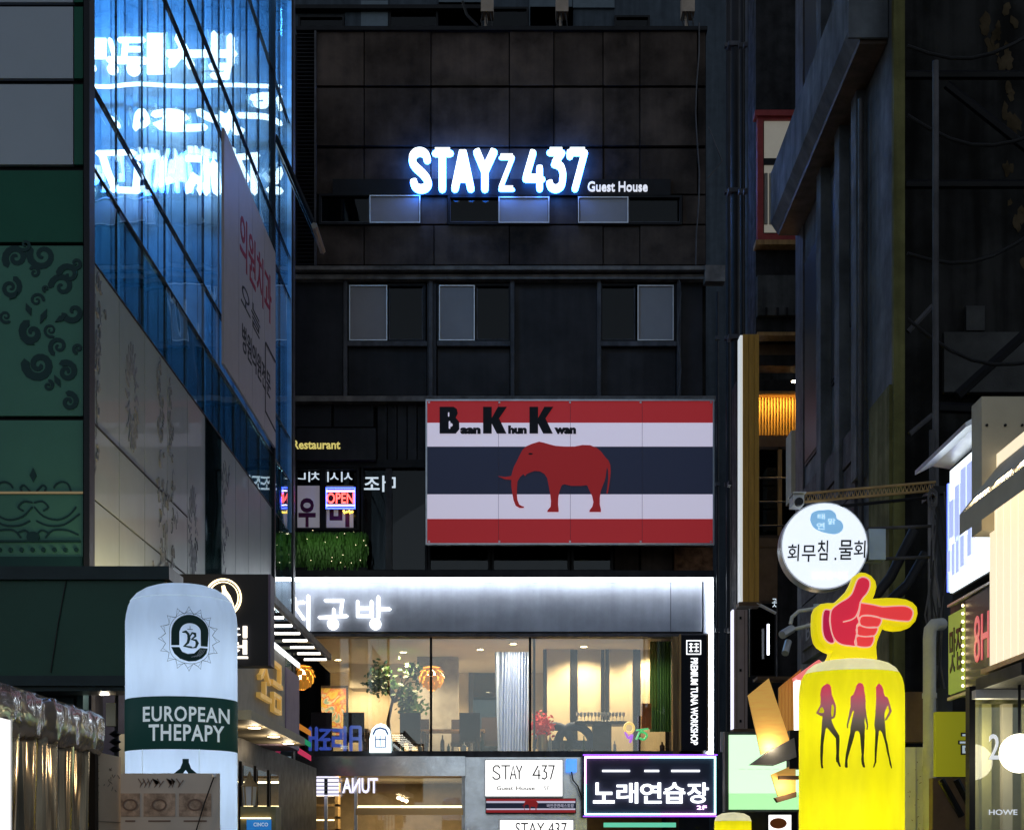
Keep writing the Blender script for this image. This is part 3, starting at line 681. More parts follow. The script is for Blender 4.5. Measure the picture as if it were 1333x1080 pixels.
# small coloured strips hung by the window
fg = T('hanging_strips', at(396, 985, 30), 'orange, green and pink tilted strips hanging by the restaurant corner', 'decoration')
q = pm(30)
for (x, y, nm, col) in ((388, 940, 'strip_orange', (.85, .30, .04)), (388, 955, 'strip_green', (.03, .40, .18)), (388, 972, 'strip_pink', (.85, .06, .16))):
    M(nm, col, .5, em=col, es=.5)
    MB().prism([(x, y), (x + 17, y + 11), (x + 17, y + 18), (x, y + 8)], q, 0, .05).build('strip', nm, fg)
# things behind the right hand restaurant window
M('red_flowers', (.6, .02, .03), .6, em=(.8, .02, .02), es=.1)
cents = [at(706, 945, 35.1) + Vector([random.gauss(0, .12) for _ in range(3)]) for _ in range(14)]
t = T('red_flower_bunch', at(706, 984, 35.1), 'bunch of red flowers in the restaurant window corner', 'flowers')
foliage('petals', cents, .09, 260, .12, 'red_flowers', t); MB().lathe([(.08, zfl), (.14, zfl + .3), (.1, zfl + .55)], (t.location.x, 35.1), 12).build('vase', 'brass', t, smooth=40)
M('blue_cloth', (.05, .07, .13), .6, var=.3)  # arched chairs built in place of dark blue shapes reflected in the glass
for i, (px, lab) in enumerate(((722, 'round backed dark blue chair imitating a reflection, left of the pair'), (748, 'round backed dark blue chair imitating a reflection, right of the pair'))):
    x = xw(px, 35.5); t = T('reflection_chair', (x, 35.5, zfl), lab, 'chair', 'round backed chairs imitating reflections in the restaurant window')
    m = MB()
    ar = [(x + .42 * math.cos(R(a)), 35.5 - .1, zfl + .25 + .52 * math.sin(R(a))) for a in range(0, 181, 15)]
    m.tube([Vector(p_) for p_ in ar], .1, 8); m.build('backrest', 'blue_cloth', t, smooth=60)
    MB().box(x - .4, x + .4, 35.1, 35.9, zfl + .22, zfl + .42).build('seat', 'blue_cloth', t)
    for a in (-.33, .33): MB().box(x + a - .03, x + a + .03, 35.2, 35.8, zfl, zfl + .22).build('leg', 'wood_dark', t)
t = T('counter_stand', at(784, 984, 35.3), 'small dark stand topped with glassware in the restaurant window', 'stand')
MB().bp(772, 942, 796, 985, 35.3, .5).build('body', 'wood_dark', t); MB().bp(748, 938, 816, 942, 35.2, .7).build('top', 'wood_dark', t)
m = MB()
for k in range(14):
    a = at(752 + k * 4.6, 938, 35.4); m.lathe([(.03, a.z), (.008, a.z + .02), (.008, a.z + .09), (.035, a.z + .13), (.035, a.z + .2)], (a.x, a.y), 8, caps=False)
M('glassware', (.7, .72, .75), .1, metal=.3); m.build('glasses', 'glassware', t, kind='stuff')
E('neon_ring_yellow', (1, .6, .05), 1); E('neon_green', (.05, .8, .2), .8); E('neon_purple', (.5, .02, .9), .9)
t = T('neon_flowers', at(825, 980, F + .05), 'yellow, green and purple neon flowers low in the right restaurant window', 'sign')
q = pm(F + .1)
MB().tube([q(u, v, 0) for u, v in ell(819, 947, 6, 6.5, 18, 0, 359)], .03, 6).build('neon_ring', 'neon_ring_yellow', t, smooth=60)
MB().tube([q(u, v, 0) for u, v in smoothline([(828, 962), (834, 952), (842, 956), (838, 962), (832, 960)])], .025, 6).tube([q(828, 950, 0), q(844, 948, 0)], .02, 6).build('neon_leaf', 'neon_green', t, smooth=60)
MB().tube([q(u, v, 0) for u, v in smoothline([(814, 952), (818, 960), (823, 956), (820, 966)])], .03, 6).build('neon_bloom', 'neon_purple', t, smooth=60)
M('orange_card', (.7, .2, .05), .6)
MB().bp(835, 915, 848, 948, 35.0, .05).build('wall_card', 'orange_card', None, 'small orange card hanging by the green cloth', 'card')
# ------------------------------------------------------------ street level of the guest house
G = 33.9
gz = lambda py: zw(py, G)
MB().box(xw(330, G), xw(606, G), G - .2, F, zw(1010, G), zw(984.5, G)).build('canopy', 'steel', gh)
MB().bp(604, 985, 764, 1085, G + .1, .3).build('steel_panel', 'steel', gh)
for x in (384, 424, 463, 603): MB().box(xw(x - 2, G), xw(x + 2, G), G, G + .12, 0, gz(1008)).build('door_post', 'alu', gh)
for a, b in ((386, 422), (426, 461), (466, 601)): MB().box(xw(a, G), xw(b, G), G + .05, G + .062, .05, gz(1012)).build('glass_pane', 'clear_glass', gh)
MB().box(xw(463, G), xw(603, G), G - .01, G + .1, gz(1060), gz(1052)).build('door_head', 'brass', gh)
M('hall_wall', (.30, .22, .13), .6, var=.2); M('shelf_board', (.42, .27, .12), .5, var=.2)
MB().box(xw(330, G), xw(884, G), 38, 38.2, 0, zfl - .4).build('hall_wall', 'hall_wall', gh)
MB().box(xw(330, G), xw(884, G), F + .3, 38, zfl - .45, zfl - .41).build('hall_ceiling', 'cream_ceiling', gh)
sh = T('display_shelf', (xw(410, 36), 36, 0), 'lit wooden display shelf behind the street level glass', 'shelf')
for k, py in enumerate((1030, 1046, 1062, 1078, 1094)): MB().bp(374, py, 440, py + 3, 36, .5).build('board', 'shelf_board', sh)
MB().bp(374, 1008, 378, 1150, 36, .5).bp(436, 1008, 440, 1150, 36, .5).build('upright', 'shelf_board', sh)
E('strip_warm', (1, .72, .35), 6)
MB().bp(380, 1034, 435, 1035.5, 36.02, .03).bp(380, 1066, 435, 1067.5, 36.02, .03).build('light_strip', 'strip_warm', sh)
MB().bp(466, 1048, 601, 1050.5, 35.8, .06).build('cove_light', 'strip_warm', None, 'long warm light strip inside the street level doorway', 'light')
lamp('hall_lamp', 'AREA', (xw(520, 36), 36, zfl - .5), 130, (1, .74, .42), None, 3, 1)
# lit louvred sign, and glowing letters in place of a sign reflected in the glass
E('sign_lilac', (.80, .78, 1), 1.3)
t = T('louvred_lightbox', at(404, 1036, 33.5), 'white lit sign crossed by thin louvres at the street level corner', 'sign')
MB().bp(369, 1010, 440, 1035, 33.55, .12).build('face', 'sign_lilac', t)
m = MB()
for k in range(5): m.bp(368, 1012 + 5 * k, 441, 1013.2 + 5 * k, 33.48, .05)
m.build('louvre', 'alu', t)
m = MB()
for x in (374, 386, 404, 422): m.bp(x, 1013, x + 4.5, 1034, 33.53, .018)
m.build('print', 'frame_grey', t)
text(MB(), 'TUNA', pm(G), 446, 1012, 492, 1032, .06, .08, bold=.02, flip=True).build('reflected_door_letters', 'sign_lilac', None, 'mirror reversed pale lilac letters imitating a reflection on the glass door', 'lettering')
# STAY 437 light box
E('box_white', (1, .99, .97), 1.5)
t = T('lightbox_sign', at(682, 1037, 33.5), 'white STAY 437 Guest House light box above the street', 'sign')
MB().bp(630.5, 987.5, 733.5, 1037, 33.52, .25).build('box', 'alu', t)
MB().bp(632, 989, 732, 1035.5, 33.5, .03).build('face', 'box_white', t)
q = pm(33.5); B_ = lambda P: cr(P, 600, 970, 3.703)
m = MB()
for i, s_ in enumerate(([(188, 108), (180, 97), (166, 97), (156, 107), (156, 120), (185, 140), (188, 153), (178, 161), (163, 161), (153, 150)], [(196, 97), (236, 97)], [(216, 97), (216, 161)], [(238, 161), (252, 97), (266, 161)], [(243, 140), (261, 140)], [(268, 97), (281, 128), (294, 97)], [(281, 128), (281, 161)],
        [(372, 97), (348, 142), (382, 142)], [(376, 118), (376, 161)], [(390, 97), (412, 97), (400, 122), (412, 130), (414, 150), (403, 161), (390, 155)], [(422, 97), (449, 97), (432, 161)])): m.rib(B_(s_), 1.75, q, .002, .006 + .0015 * i, caps=2); m = (m.build('lettering', 'sign_black', t), MB())[1] if i == 6 else m
m.build('lettering', 'sign_black', t); m = MB()
(u0, v0), (u1, v1) = B_([(172, 195), (252, 214)]); text(m, 'Guest', q, u0, v0, u1, v1, .002, .006, bold=.02)
m.build('lettering', 'sign_black', t); m = MB()
(u0, v0), (u1, v1) = B_([(266, 195), (356, 214)]); text(m, 'House', q, u0, v0, u1, v1, .002, .006, bold=.02)
m.build('lettering', 'sign_black', t); m = MB()
(u0, v0), (u1, v1) = B_([(400, 195), (428, 214)]); text(m, '5F', q, u0, v0, u1, v1, .002, .006)
m.build('lettering', 'sign_black', t)
# small striped sign below it
t = T('small_striped_sign', at(690, 1057, 33.4), 'small striped sign with tiny red elephant under the white light box', 'sign')
MB().bp(632, 1038.5, 750, 1058, 33.45, .2).build('box', 'black_metal', t)
for (a, b, mt) in ((1039, 1042, 'sign_red'), (1042, 1044.5, 'sign_white'), (1044.5, 1051.5, 'sign_navy'), (1051.5, 1053.5, 'sign_white'), (1053.5, 1057, 'sign_red')): MB().bp(633, a, 749, b, 33.43, .03).build('stripe', mt, t)
cx = [(690 + (x - 600) * .042, 1047.5 + (y - 365) * .045) for x, y in EL]
MB().prism(cx, pm(33.43), -.005, .01).build('elephant', 'elephant_red', t)
text(MB(), '바안쿤콴레스토랑', pm(33.43), 712, 1045.5, 747, 1050.5, .001, .006).build('lettering', 'sign_white', t)
t = T('lower_lightbox', at(700, 1090, 33.3), 'white light box cut off by the bottom edge, STAY 437 lettering', 'sign')
MB().bp(649, 1065, 748, 1096, 33.32, .25).build('box', 'alu', t); MB().bp(651, 1067, 746, 1095, 33.3, .03).build('face', 'box_white', t)
m = MB(); text(m, 'STAY 437', pm(33.3), 671, 1070, 738, 1086, .002, .006); m.build('lettering', 'frame_grey', t)
# neon karaoke sign
t = T('karaoke_sign', at(846, 1062, 33.3), 'dark karaoke sign with white Korean letters and pink and mint light border', 'sign')
MB().bp(758, 981, 935, 1063, 33.4, .3).build('box', 'sign_black', t)
M('karaoke_face', (.05, .05, .09), .4); MB().bp(760, 983, 933, 1061, 33.38, .03).build('face', 'karaoke_face', t)
E('neon_mint', (.45, 1, .95), 4.5); E('neon_pink', (1, .55, 1), 4.5); E('neon_violet', (.25, .05, 1), 3)
Yk = 33.34
MB().bp(761, 984, 845, 986, Yk, .04).build('neon_border', 'neon_pink', t); MB().bp(845, 984, 932, 986, Yk, .04).build('neon_border', 'neon_mint', t)
MB().bp(761, 986, 763, 1020, Yk, .04).build('neon_border', 'neon_pink', t); MB().bp(761, 1020, 763, 1058, Yk, .04).build('neon_border', 'neon_mint', t)
MB().bp(761, 1058, 860, 1060, Yk, .04).build('neon_border', 'neon_mint', t); MB().bp(860, 1058, 932, 1060, Yk, .04).build('neon_border', 'neon_pink', t)
MB().bp(930, 986, 932, 1058, Yk, .04).build('neon_border', 'neon_mint', t)
MB().bp(759, 981.3, 934, 982.6, Yk, .03).bp(759, 1061.2, 934, 1062.5, Yk, .03).build('neon_edge', 'neon_violet', t)
MB().bp(784, 1001.5, 820, 1004, Yk, .03).bp(839, 1001.5, 858, 1004, Yk, .03).bp(874, 1001.5, 911, 1004, Yk, .03).build('dash', 'letter_white', t)
for i, ch in enumerate('노래연습장'):
    x = 772 + i * 30.6; text(MB(), ch, pm(33.36), x, 1018, x + 28, 1045, .0, .04, bold=.02).build('letter', 'letter_white', t)
text(MB(), '2F', pm(33.36), 907, 1048, 920, 1053, .0, .02).build('lettering', 'neon_pink', t)
E('blue_cube', (.03, .3, 1), 1.2)
MB().bp(737, 987, 751, 1004, 33.5, .2).build('blue_lamp_box', 'blue_cube', None, 'small bright blue lamp box right of the white light box', 'lamp')
MB().tube([at(744, 1004, 33.5), at(746, 1015, 33.5), at(752, 1022, 33.6), at(758, 1040, 33.6)], .015, 6).build('power_cable', 'cable', None, 'thin cable hanging beside the blue lamp box', 'cable')
# dim small shop fronts under the karaoke sign
E('green_glow', (.1, .7, .35), .8)
MB().bp(786, 1070, 880, 1076, 33.6, .1).build('awning_light', 'green_glow', None, 'green lit strip low under the karaoke sign', 'light')
# ------------------------------------------------------------ glass building on the left
XL, Y0, Y1 = -4.5, 16.1, 30.4
ob = T('glass_office_building', (-7, 20, 0), 'blue glass fronted building along the left side of the street', 'building')
cols_y = [Y0 + 1.18 * k for k in range(13)]
M('mullion_dark', (.009, .01, .014), .4)
M('green_panel', (.002, .085, .048), .35, var=.12, scale=1)
M('green_pale', (.05, .17, .12), .3, var=.12, scale=.8)
M('ornament', (.004, .035, .035), .4)
M('grey_panel', (.34, .38, .44), .5, var=.06, scale=.7, orand=.05)
M('film_white', (.27, .325, .335), .4, coat=.15, spec=.3, var=.07, scale=1.5, orand=.06)
M('film_print', (.205, .225, .26), .5, var=.4, scale=14)
M('poster_white', (.46, .42, .45), .45, var=.04)
M('blue_rib', (.25, .42, .62), .5, orand=.2, var=.15)
M('room_dark', (.10, .14, .2), .8)
HT = 18.4
# shell
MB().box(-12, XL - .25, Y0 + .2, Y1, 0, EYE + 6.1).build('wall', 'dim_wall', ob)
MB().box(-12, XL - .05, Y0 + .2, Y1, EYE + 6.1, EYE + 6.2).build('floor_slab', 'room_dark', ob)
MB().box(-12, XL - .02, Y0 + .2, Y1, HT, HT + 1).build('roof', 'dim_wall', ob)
MB().box(-12, -11.8, Y0 + .2, Y1, EYE + 6.2, HT).build('inner_wall', 'room_dark', ob)
MB().box(-12, XL - .1, Y0 + .2, Y0 + .3, EYE + 6.2, HT).build('inner_wall', 'room_dark', ob)
# ribbed blue wall added behind the glass to give its blue stripes
MB().box(-11.8, XL - .05, 30.1, Y1, EYE + 6.2, HT).build('rear_wall', 'room_dark', ob)
x = -11.7
while x < XL - .15:
    w = random.choice((.12, .16, .2, .26)); d = random.uniform(.03, .12)
    MB().box(x, x + w - .02, 30.1 - d, 30.1, EYE + 6.2, HT).build('wall_rib', 'blue_rib', ob); x += w
lb = T('hall_fill_light', (-7.5, 27.5, HT - .1), 'added blue light that colours the glass hall from its ceiling', 'light')
E('blue_panel', (.1, .4, 1), 3); MB().box(-10.5, -5, 27.3, 27.7, HT - .1, HT - .04).build('diffuser', 'blue_panel', lb)
lamp('hall_fill_lamp', 'AREA', (-7.6, 27.2, HT - .15), 950, (.13, .44, .9), lb, 6, .6, rot=(R(28), 0, 0))  # added blue lamp, gives the glass its blue from behind
# glass panes, with the poster and white film panels
rows = [6.2, 7.2, 8.05, 10.8, 11.6, 14.2, 16.6]
for i in range(12):
    ya, yb = cols_y[i] + .012, cols_y[i + 1] - .012
    for j in range(len(rows) - 1):
        za, zb = EYE + rows[j] + .015, EYE + rows[j + 1] - .015
        m = MB(); tw = random.uniform(-.007, .007); tl = random.uniform(-.006, .006)
        for dx in (0, -.02):
            m.v += [Vector((XL + dx + tw, ya, za)), Vector((XL + dx - tw, yb, za)), Vector((XL + dx - tw + tl, yb, zb)), Vector((XL + dx + tw + tl, ya, zb))]
        m.f += [(0, 1, 2, 3), (7, 6, 5, 4), (0, 4, 5, 1), (1, 5, 6, 2), (2, 6, 7, 3), (3, 7, 4, 0)]
        m.build('glass_pane', 'teal_glass' if j == 0 else 'blue_glass', ob)
    if i in (5,):
        for (a, b, mt) in ((.3, 2.3, 'mullion_dark'), (2.3, 3.3, 'brick_red'), (3.3, 6.2, 'mullion_dark')):  # the red panel stands in for a red sign reflected in the glass
            MB().box(XL - .05, XL - .02, ya, yb, EYE + a, EYE + b - .02).build('infill_panel', mt, ob)
        MB().box(XL - .0, XL + .01, ya, yb, EYE + .3, EYE + 6.19).build('glass_pane', 'teal_glass', ob)
        continue
    if i >= 10:
        for (a, b) in ((.3, 2.2), (2.2, 4.4), (4.4, 6.2)):
            MB().box(XL - .01, XL + .01, ya, yb, EYE + a + .01, EYE + b - .01).build('glass_pane', 'teal_glass', ob)
        continue
    rr = [.3, 2.4, 3.7, 4.5, 6.2] if i < 4 else [.3, 6.2 if i > 5 else 6.2]
    for a, b in zip(rr[:-1], rr[1:]):
        MB().box(XL - .04, XL, ya, yb, EYE + a + .012, EYE + b - .012).build('film_panel', 'film_white', ob)
for yv in cols_y: MB().box(XL - .05, XL - .022, yv - .006, yv + .006, EYE + .3, HT).build('mullion', 'mullion_dark', ob)
for h in rows + [4.5]:
    y_end = cols_y[4] if h == 4.5 else Y1
    MB().box(XL - .045, XL + .012, Y0, y_end, EYE + h - .007, EYE + h + .007).build('transom', 'mullion_dark', ob)
MB().box(XL - .06, XL + .05, 27.96, 28.06, 0, HT).build('mullion', 'mullion_dark', ob)
MB().box(XL - .3, XL + .03, Y1, Y1 + .25, 0, HT + 1).build('end_pier', 'frame_grey', ob)
# faint printed ornaments on the white film
q = wallL(XL)
def medallion(yc, h, ry, rh, parent):
    m = MB()
    for k in range(18):
        a = R(20 * k); u = (math.cos(a), math.sin(a))
        m.rib([(yc + ry * .45 * u[0], h + rh * .45 * u[1]), (yc + ry * .75 * math.cos(a + .12), h + rh * .75 * math.sin(a + .12)), (yc + ry * u[0], h + rh * u[1])], .045, q, .002, .004 + .0004 * k, caps=2)
    m.build('ornament', 'film_print', parent)
medallion(17.85, 5.25, .3, .62, ob); medallion(21.2, 4.4, .3, .6, ob)
m = MB()
for k in range(150):
    side = random.choice((0, 1, 2)); yc = (16.15, 19.2, 19.75)[side]; a = random.uniform(3.0 if side else 3.9, 6.1); yy = yc + random.gauss(.12, .14) * (1 if side == 0 else (6.4 - a) / 2)
    if yy < 16.12 or yy > 20.6: continue
    an = random.uniform(0, 6.3); r0 = random.uniform(.03, .09)
    m.rib([(yy + r0 * math.cos(an + s_ * .9) * (1 - s_ * .12), a + r0 * 1.6 * math.sin(an + s_ * .9) * (1 - s_ * .12)) for s_ in range(5)], .022, q, .002, .004 + .0001 * k, caps=2)
for k in range(70):
    yy = 23.2 + abs(random.gauss(0, .3)); a = random.uniform(1.4, 5.9); an = random.uniform(0, 6.3); r0 = random.uniform(.04, .1)
    m.rib([(yy + r0 * math.cos(an + s_ * .9), a + r0 * 1.6 * math.sin(an + s_ * .9)) for s_ in range(5)], .025, q, .002, .004 + .0001 * k, caps=2)
m.build('scroll_print', 'film_print', ob, kind='stuff')
# white poster with receding lettering
po = T('facade_poster', (XL + .05, 25.5, EYE + 7.3), 'tall white advertising poster with red and black lettering on the blue glass', 'poster')
for i in range(4):
    a = 23.1 + i * 1.225; MB().box(XL + .02, XL + .06, a + .01, a + 1.215, EYE + 7.3, EYE + 10.85).build('poster_panel', 'poster_white', po)
M('poster_red', (.35, .02, .05), .6); M('poster_black', (.03, .03, .035), .6)
q2 = wallL(XL + .06)
text(MB(), '의원치과', q2, 24.4, 10.2, 27.5, 9.35, .002, .006, bold=.01).build('lettering', 'poster_red', po)
text(MB(), '오늘', q2, 24.5, 9.1, 26.3, 8.7, .002, .006).build('lettering', 'poster_black', po)
text(MB(), '병원의원전문', q2, 24.6, 8.45, 27.4, 8.0, .002, .006, bold=.01).build('lettering', 'poster_black', po)
MB().rib([(26.85, 8.85), (26.85, 7.65), (27.95, 7.6)], .04, q2, .002, .008, caps=0).rib([(26.85, 8.85), (27.95, 8.85)], .04, q2, .009, .012, caps=0).build('outline', 'poster_black', po)
M('tan_tip', (.3, .22, .15), .5)
# open vent window near the far end
ow = T('open_vent_window', (XL + .1, 28.9, EYE + 11.2), 'dark framed vent window tilted open from the blue glass', 'window')
hA = EYE + 13.05; hB = EYE + 11.4; so = .75
for yy in (28.15, 29.25): MB().tube([(XL + .03, yy, hA), (XL + so, yy, hB)], .05, 6).build('stile', 'black_metal', ow)
MB().tube([(XL + .03, 28.15, hA), (XL + .03, 29.25, hA)], .05, 6).build('rail', 'black_metal', ow); MB().tube([(XL + so, 28.1, hB), (XL + so, 29.3, hB)], .06, 6).build('rail', 'tan_tip', ow)
m = MB(); m.quad((XL + .04, 28.15, hA), (XL + .04, 29.25, hA), (XL + so, 29.25, hB), (XL + so, 28.15, hB)); m.quad((XL + .055, 28.15, hA), (XL + so + .015, 28.15, hB), (XL + so + .015, 29.25, hB), (XL + .055, 29.25, hA)); m.build('pane', 'dark_glass', ow)
# glowing shapes set in the hall in place of signs reflected by the glass
E('reflection_white', (.82, .95, 1), 4.5)
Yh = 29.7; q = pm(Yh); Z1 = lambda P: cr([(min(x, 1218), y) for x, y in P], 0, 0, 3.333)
hs = T('reflected_sign', at(215, 100, Yh), 'upper row of white glowing characters standing in for reflections in the blue glass', 'sign')
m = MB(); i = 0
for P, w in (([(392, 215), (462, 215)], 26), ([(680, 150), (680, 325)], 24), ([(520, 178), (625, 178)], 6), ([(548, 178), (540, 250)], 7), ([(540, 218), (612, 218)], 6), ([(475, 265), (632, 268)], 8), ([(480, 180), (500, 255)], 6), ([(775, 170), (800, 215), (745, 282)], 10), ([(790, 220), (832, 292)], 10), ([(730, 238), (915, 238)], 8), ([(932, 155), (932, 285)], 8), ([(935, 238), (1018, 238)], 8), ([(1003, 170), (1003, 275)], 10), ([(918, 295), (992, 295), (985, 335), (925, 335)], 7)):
    MB().rib(Z1(P), w, q, .0, .05 + .003 * i, caps=0 if w > 12 else 2).build('letter', 'reflection_white', hs); i += 1
for x, y, r in ((405, 300, 15), (492, 305, 24), (582, 305, 30)): MB().prism(Z1(ell(x, y, r, r * .95, 14)), q, 0, .07).build('letter', 'reflection_white', hs)
hs = T('reflected_sign', at(250, 170, Yh), 'thin white light line and wavy script standing in for reflections in the blue glass', 'sign')
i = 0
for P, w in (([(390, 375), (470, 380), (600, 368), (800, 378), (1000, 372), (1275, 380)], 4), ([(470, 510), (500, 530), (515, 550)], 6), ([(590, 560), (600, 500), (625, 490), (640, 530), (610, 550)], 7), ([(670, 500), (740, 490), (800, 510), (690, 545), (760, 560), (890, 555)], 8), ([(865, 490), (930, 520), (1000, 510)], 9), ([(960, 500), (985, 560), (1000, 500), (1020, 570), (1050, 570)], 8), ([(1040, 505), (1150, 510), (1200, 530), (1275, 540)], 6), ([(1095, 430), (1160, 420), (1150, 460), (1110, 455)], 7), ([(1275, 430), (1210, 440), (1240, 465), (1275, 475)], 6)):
    MB().rib(smoothline(Z1(P), 3), w, q, .0, .05 + .003 * i, caps=2).build('letter', 'reflection_white', hs); i += 1
hs = T('reflected_sign', at(250, 252, Yh), 'lower row of white glowing broken characters standing in for reflections in the blue glass', 'sign')
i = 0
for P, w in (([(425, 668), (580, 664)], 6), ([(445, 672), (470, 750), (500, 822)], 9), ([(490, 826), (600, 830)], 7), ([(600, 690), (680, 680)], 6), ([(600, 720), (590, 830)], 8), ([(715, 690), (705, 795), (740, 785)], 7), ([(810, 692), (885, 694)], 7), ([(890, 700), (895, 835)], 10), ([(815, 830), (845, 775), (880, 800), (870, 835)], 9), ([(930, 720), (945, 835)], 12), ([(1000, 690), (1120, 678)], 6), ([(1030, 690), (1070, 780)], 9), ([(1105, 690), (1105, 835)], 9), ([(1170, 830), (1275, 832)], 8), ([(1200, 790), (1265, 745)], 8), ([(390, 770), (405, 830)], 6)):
    MB().rib(Z1(P), w, q, .0, .05 + .003 * i, caps=2).build('letter', 'reflection_white', hs); i += 1
# front face of the building: grey and green panels
YFr = 15.98
fq = pm(YFr)
def fpanel(px0, py0, px1, py1, mat, nm='facade_panel'): return MB().bp(px0, py0, px1, py1, YFr, .06).build(nm, mat, ob)
MB().box(-12, XL - .03, Y0 - .04, Y0 + .2, 0, HT + 2).build('front_wall', 'mullion_dark', ob)
MB().bp(109, -60, 116.5, 1180, YFr - .05, .2).build('corner_mullion', 'mullion_dark', ob)
for py0, py1 in ((-110, 3), (9, 102), (110, 214)):
    fpanel(-90, py0, 95, py1, 'grey_panel'); fpanel(96.5, py0, 108, py1, 'green_panel')
fpanel(-90, 222, 108, 315, 'green_panel'); fpanel(-90, 320, 108, 541, 'green_pale'); fpanel(-90, 547, 108, 640, 'green_pale'); fpanel(-90, 642, 108, 738, 'green_pale')
MB().bp(-60, 639.5, 108, 642.5, YFr - .02, .06).build('transom', 'brass', ob)
# scroll ornaments
G2 = lambda P: cr(P, 0, 310, 3.333)
def scroll(cx, cy_, r, turns, a0, w, sgn=1):
    n = int(12 * turns) + 4; P = []; ws = []
    for k in range(n):
        f_ = k / (n - 1); a = a0 + sgn * f_ * turns * 2 * math.pi; rr = r * (1 - .86 * f_); P.append((cx + rr * math.cos(a), cy_ + rr * math.sin(a))); ws.append(w * (1 - .6 * f_) + .3)
    return P, ws
orn = T('scroll_ornament', at(60, 541, YFr), 'dark green scrollwork print on the pale green panel', 'print')
m_i = 0
for (cx, cy_, r, tn, a0, w, sg_) in ((70, 85, 50, 1.4, 2.5, 18, 1), (185, 75, 60, 1.3, 3.6, 18, -1), (45, 215, 45, 1.4, 5.2, 14, 1), (25, 340, 28, 1.3, 1, 8, 1), (150, 150, 24, 1.2, 4, 9, 1), (270, 210, 50, 1.2, 3.2, 16, 1), (160, 270, 30, 1.3, 0, 8, -1), (140, 410, 48, 1.2, 4.2, 20, -1), (170, 550, 62, 1.5, 3.3, 22, -1), (255, 470, 40, 1.3, 2.2, 12, 1), (220, 400, 30, 1.4, 1.2, 7, 1), (290, 580, 42, 1.4, 4.2, 16, 1), (210, 640, 22, 1.2, 5, 9, 1), (300, 710, 38, 1.3, 4.6, 14, 1), (300, 160, 45, 1.0, 3.3, 16, 1), (340, 480, 22, 1.2, 2, 9, 1), (330, 110, 26, 1.2, 2.4, 10, -1), (320, 320, 45, 1.0, 2.8, 16, -1), (200, 220, 14, 1.2, 2, 6, 1), (110, 30, 24, 1.1, 2, 9, -1)):
    P, ws = scroll(cx, cy_, r, tn, a0, w, sg_); MB().rib(G2(P), [k * 1.7 / 3.333 for k in ws], fq, .002, .005 + .0004 * m_i, caps=2).build('scroll', 'ornament', orn); m_i += 1
for (x, y, an, L) in ((125, 310, 1.2, 60), (190, 340, 2.0, 70), (120, 450, .4, 70), (265, 350, 2.6, 60), (250, 620, 1.1, 60), (60, 250, 2.4, 50)):
    d = (math.cos(an), math.sin(an)); nn = (-d[1], d[0])
    MB().prism(G2([(x - d[0] * L / 2, y - d[1] * L / 2), (x + nn[0] * 13, y + nn[1] * 13), (x + d[0] * L / 2, y + d[1] * L / 2), (x - nn[0] * 13, y - nn[1] * 13)]), fq, .002, .015).build('leaf', 'ornament', orn)
G3 = lambda P: cr(P, 0, 600, 3.333)
orn = T('border_ornament', at(55, 738, YFr), 'dark green damask border print with dots low on the pale green panel', 'print')
def op(m): m.build('motif', 'ornament', orn)
for sx in (1, -1):
    X = lambda x: 145 + sx * (x - 145)
    mm = 0
    for P, ws in (([(150, 200), (190, 240), (250, 255), (300, 235), (330, 200)], [4, 12, 16, 12, 4]), ([(160, 260), (210, 280), (280, 275), (345, 230)], [4, 10, 10, 4]), ([(150, 180), (185, 175), (210, 200), (190, 215)], [6, 10, 8, 4]), ([(200, 330), (230, 300), (290, 300), (340, 320)], [4, 8, 9, 4]), ([(235, 115), (245, 100), (270, 90), (295, 100), (308, 130)], [8, 9, 9, 9, 8]), ([(160, 130), (185, 105), (200, 115), (195, 130)], [5, 7, 6, 4]), ([(160, 320), (180, 300), (210, 310)], [4, 9, 4])):
        op(MB().rib(smoothline(G3([(X(x), y) for x, y in P]), 3), 2.4, fq, .002, .006 + .0005 * mm + (.004 if sx < 0 else 0), caps=2)); mm += 1
op(MB().prism(G3([(145, 30), (160, 62), (145, 92), (130, 62)]), fq, .002, .012)); op(MB().prism(G3(ell(145, 330, 28, 24, 14)), fq, .002, .02))
op(MB().rib(G3([(-200, 348), (350, 348)]), 2.8, fq, .002, .022, caps=0))
for k in range(9): op(MB().prism(G3(ell(0 + k * 47.5, 385, 9, 11, 10)), fq, .002, .02))
op(MB().prism(G3([(-250, 415), (358, 415), (358, 458), (-250, 458)]), fq, .002, .02))
# ------------------------------------------------------------ dark green shop under it
M('green_fascia', (.013, .058, .04), .3, var=.15, scale=.8, bump=.04, bscale=3)
M('green_trim', (.012, .025, .03), .35, var=.2)
M('shop_dark', (.007, .009, .012), .5, var=.3)
sh = T('green_shop_front', (-5, 15, 0), 'dark green shop front with deep fascia below the patterned panels', 'shop front')
YA = 14.5
MB().bp(-160, 752, 212, 880, YA, .5).build('fascia', 'green_fascia', sh)
m = MB(); a = at(222, 738, YA); b = at(210, 755, YA); m.box(-8, a.x, YA - .06, YA + .55, b.z, a.z); m.build('cornice', 'green_trim', sh)
MB().bp(-160, 879, 172, 892, YA - .05, .4).bp(-160, 892, 168, 899, YA + .02, .4).build('lower_trim', 'green_trim', sh)
M('gold_rib', (.45, .35, .2), .3, metal=.8)
x0 = xw(213, YA)
for k in range(8):
    MB().box(x0 + .005, x0 + .02, YA + .03 + k * .055, YA + .06 + k * .055, zw(880, YA), zw(756, YA)).build('return_rib', 'gold_rib', sh)
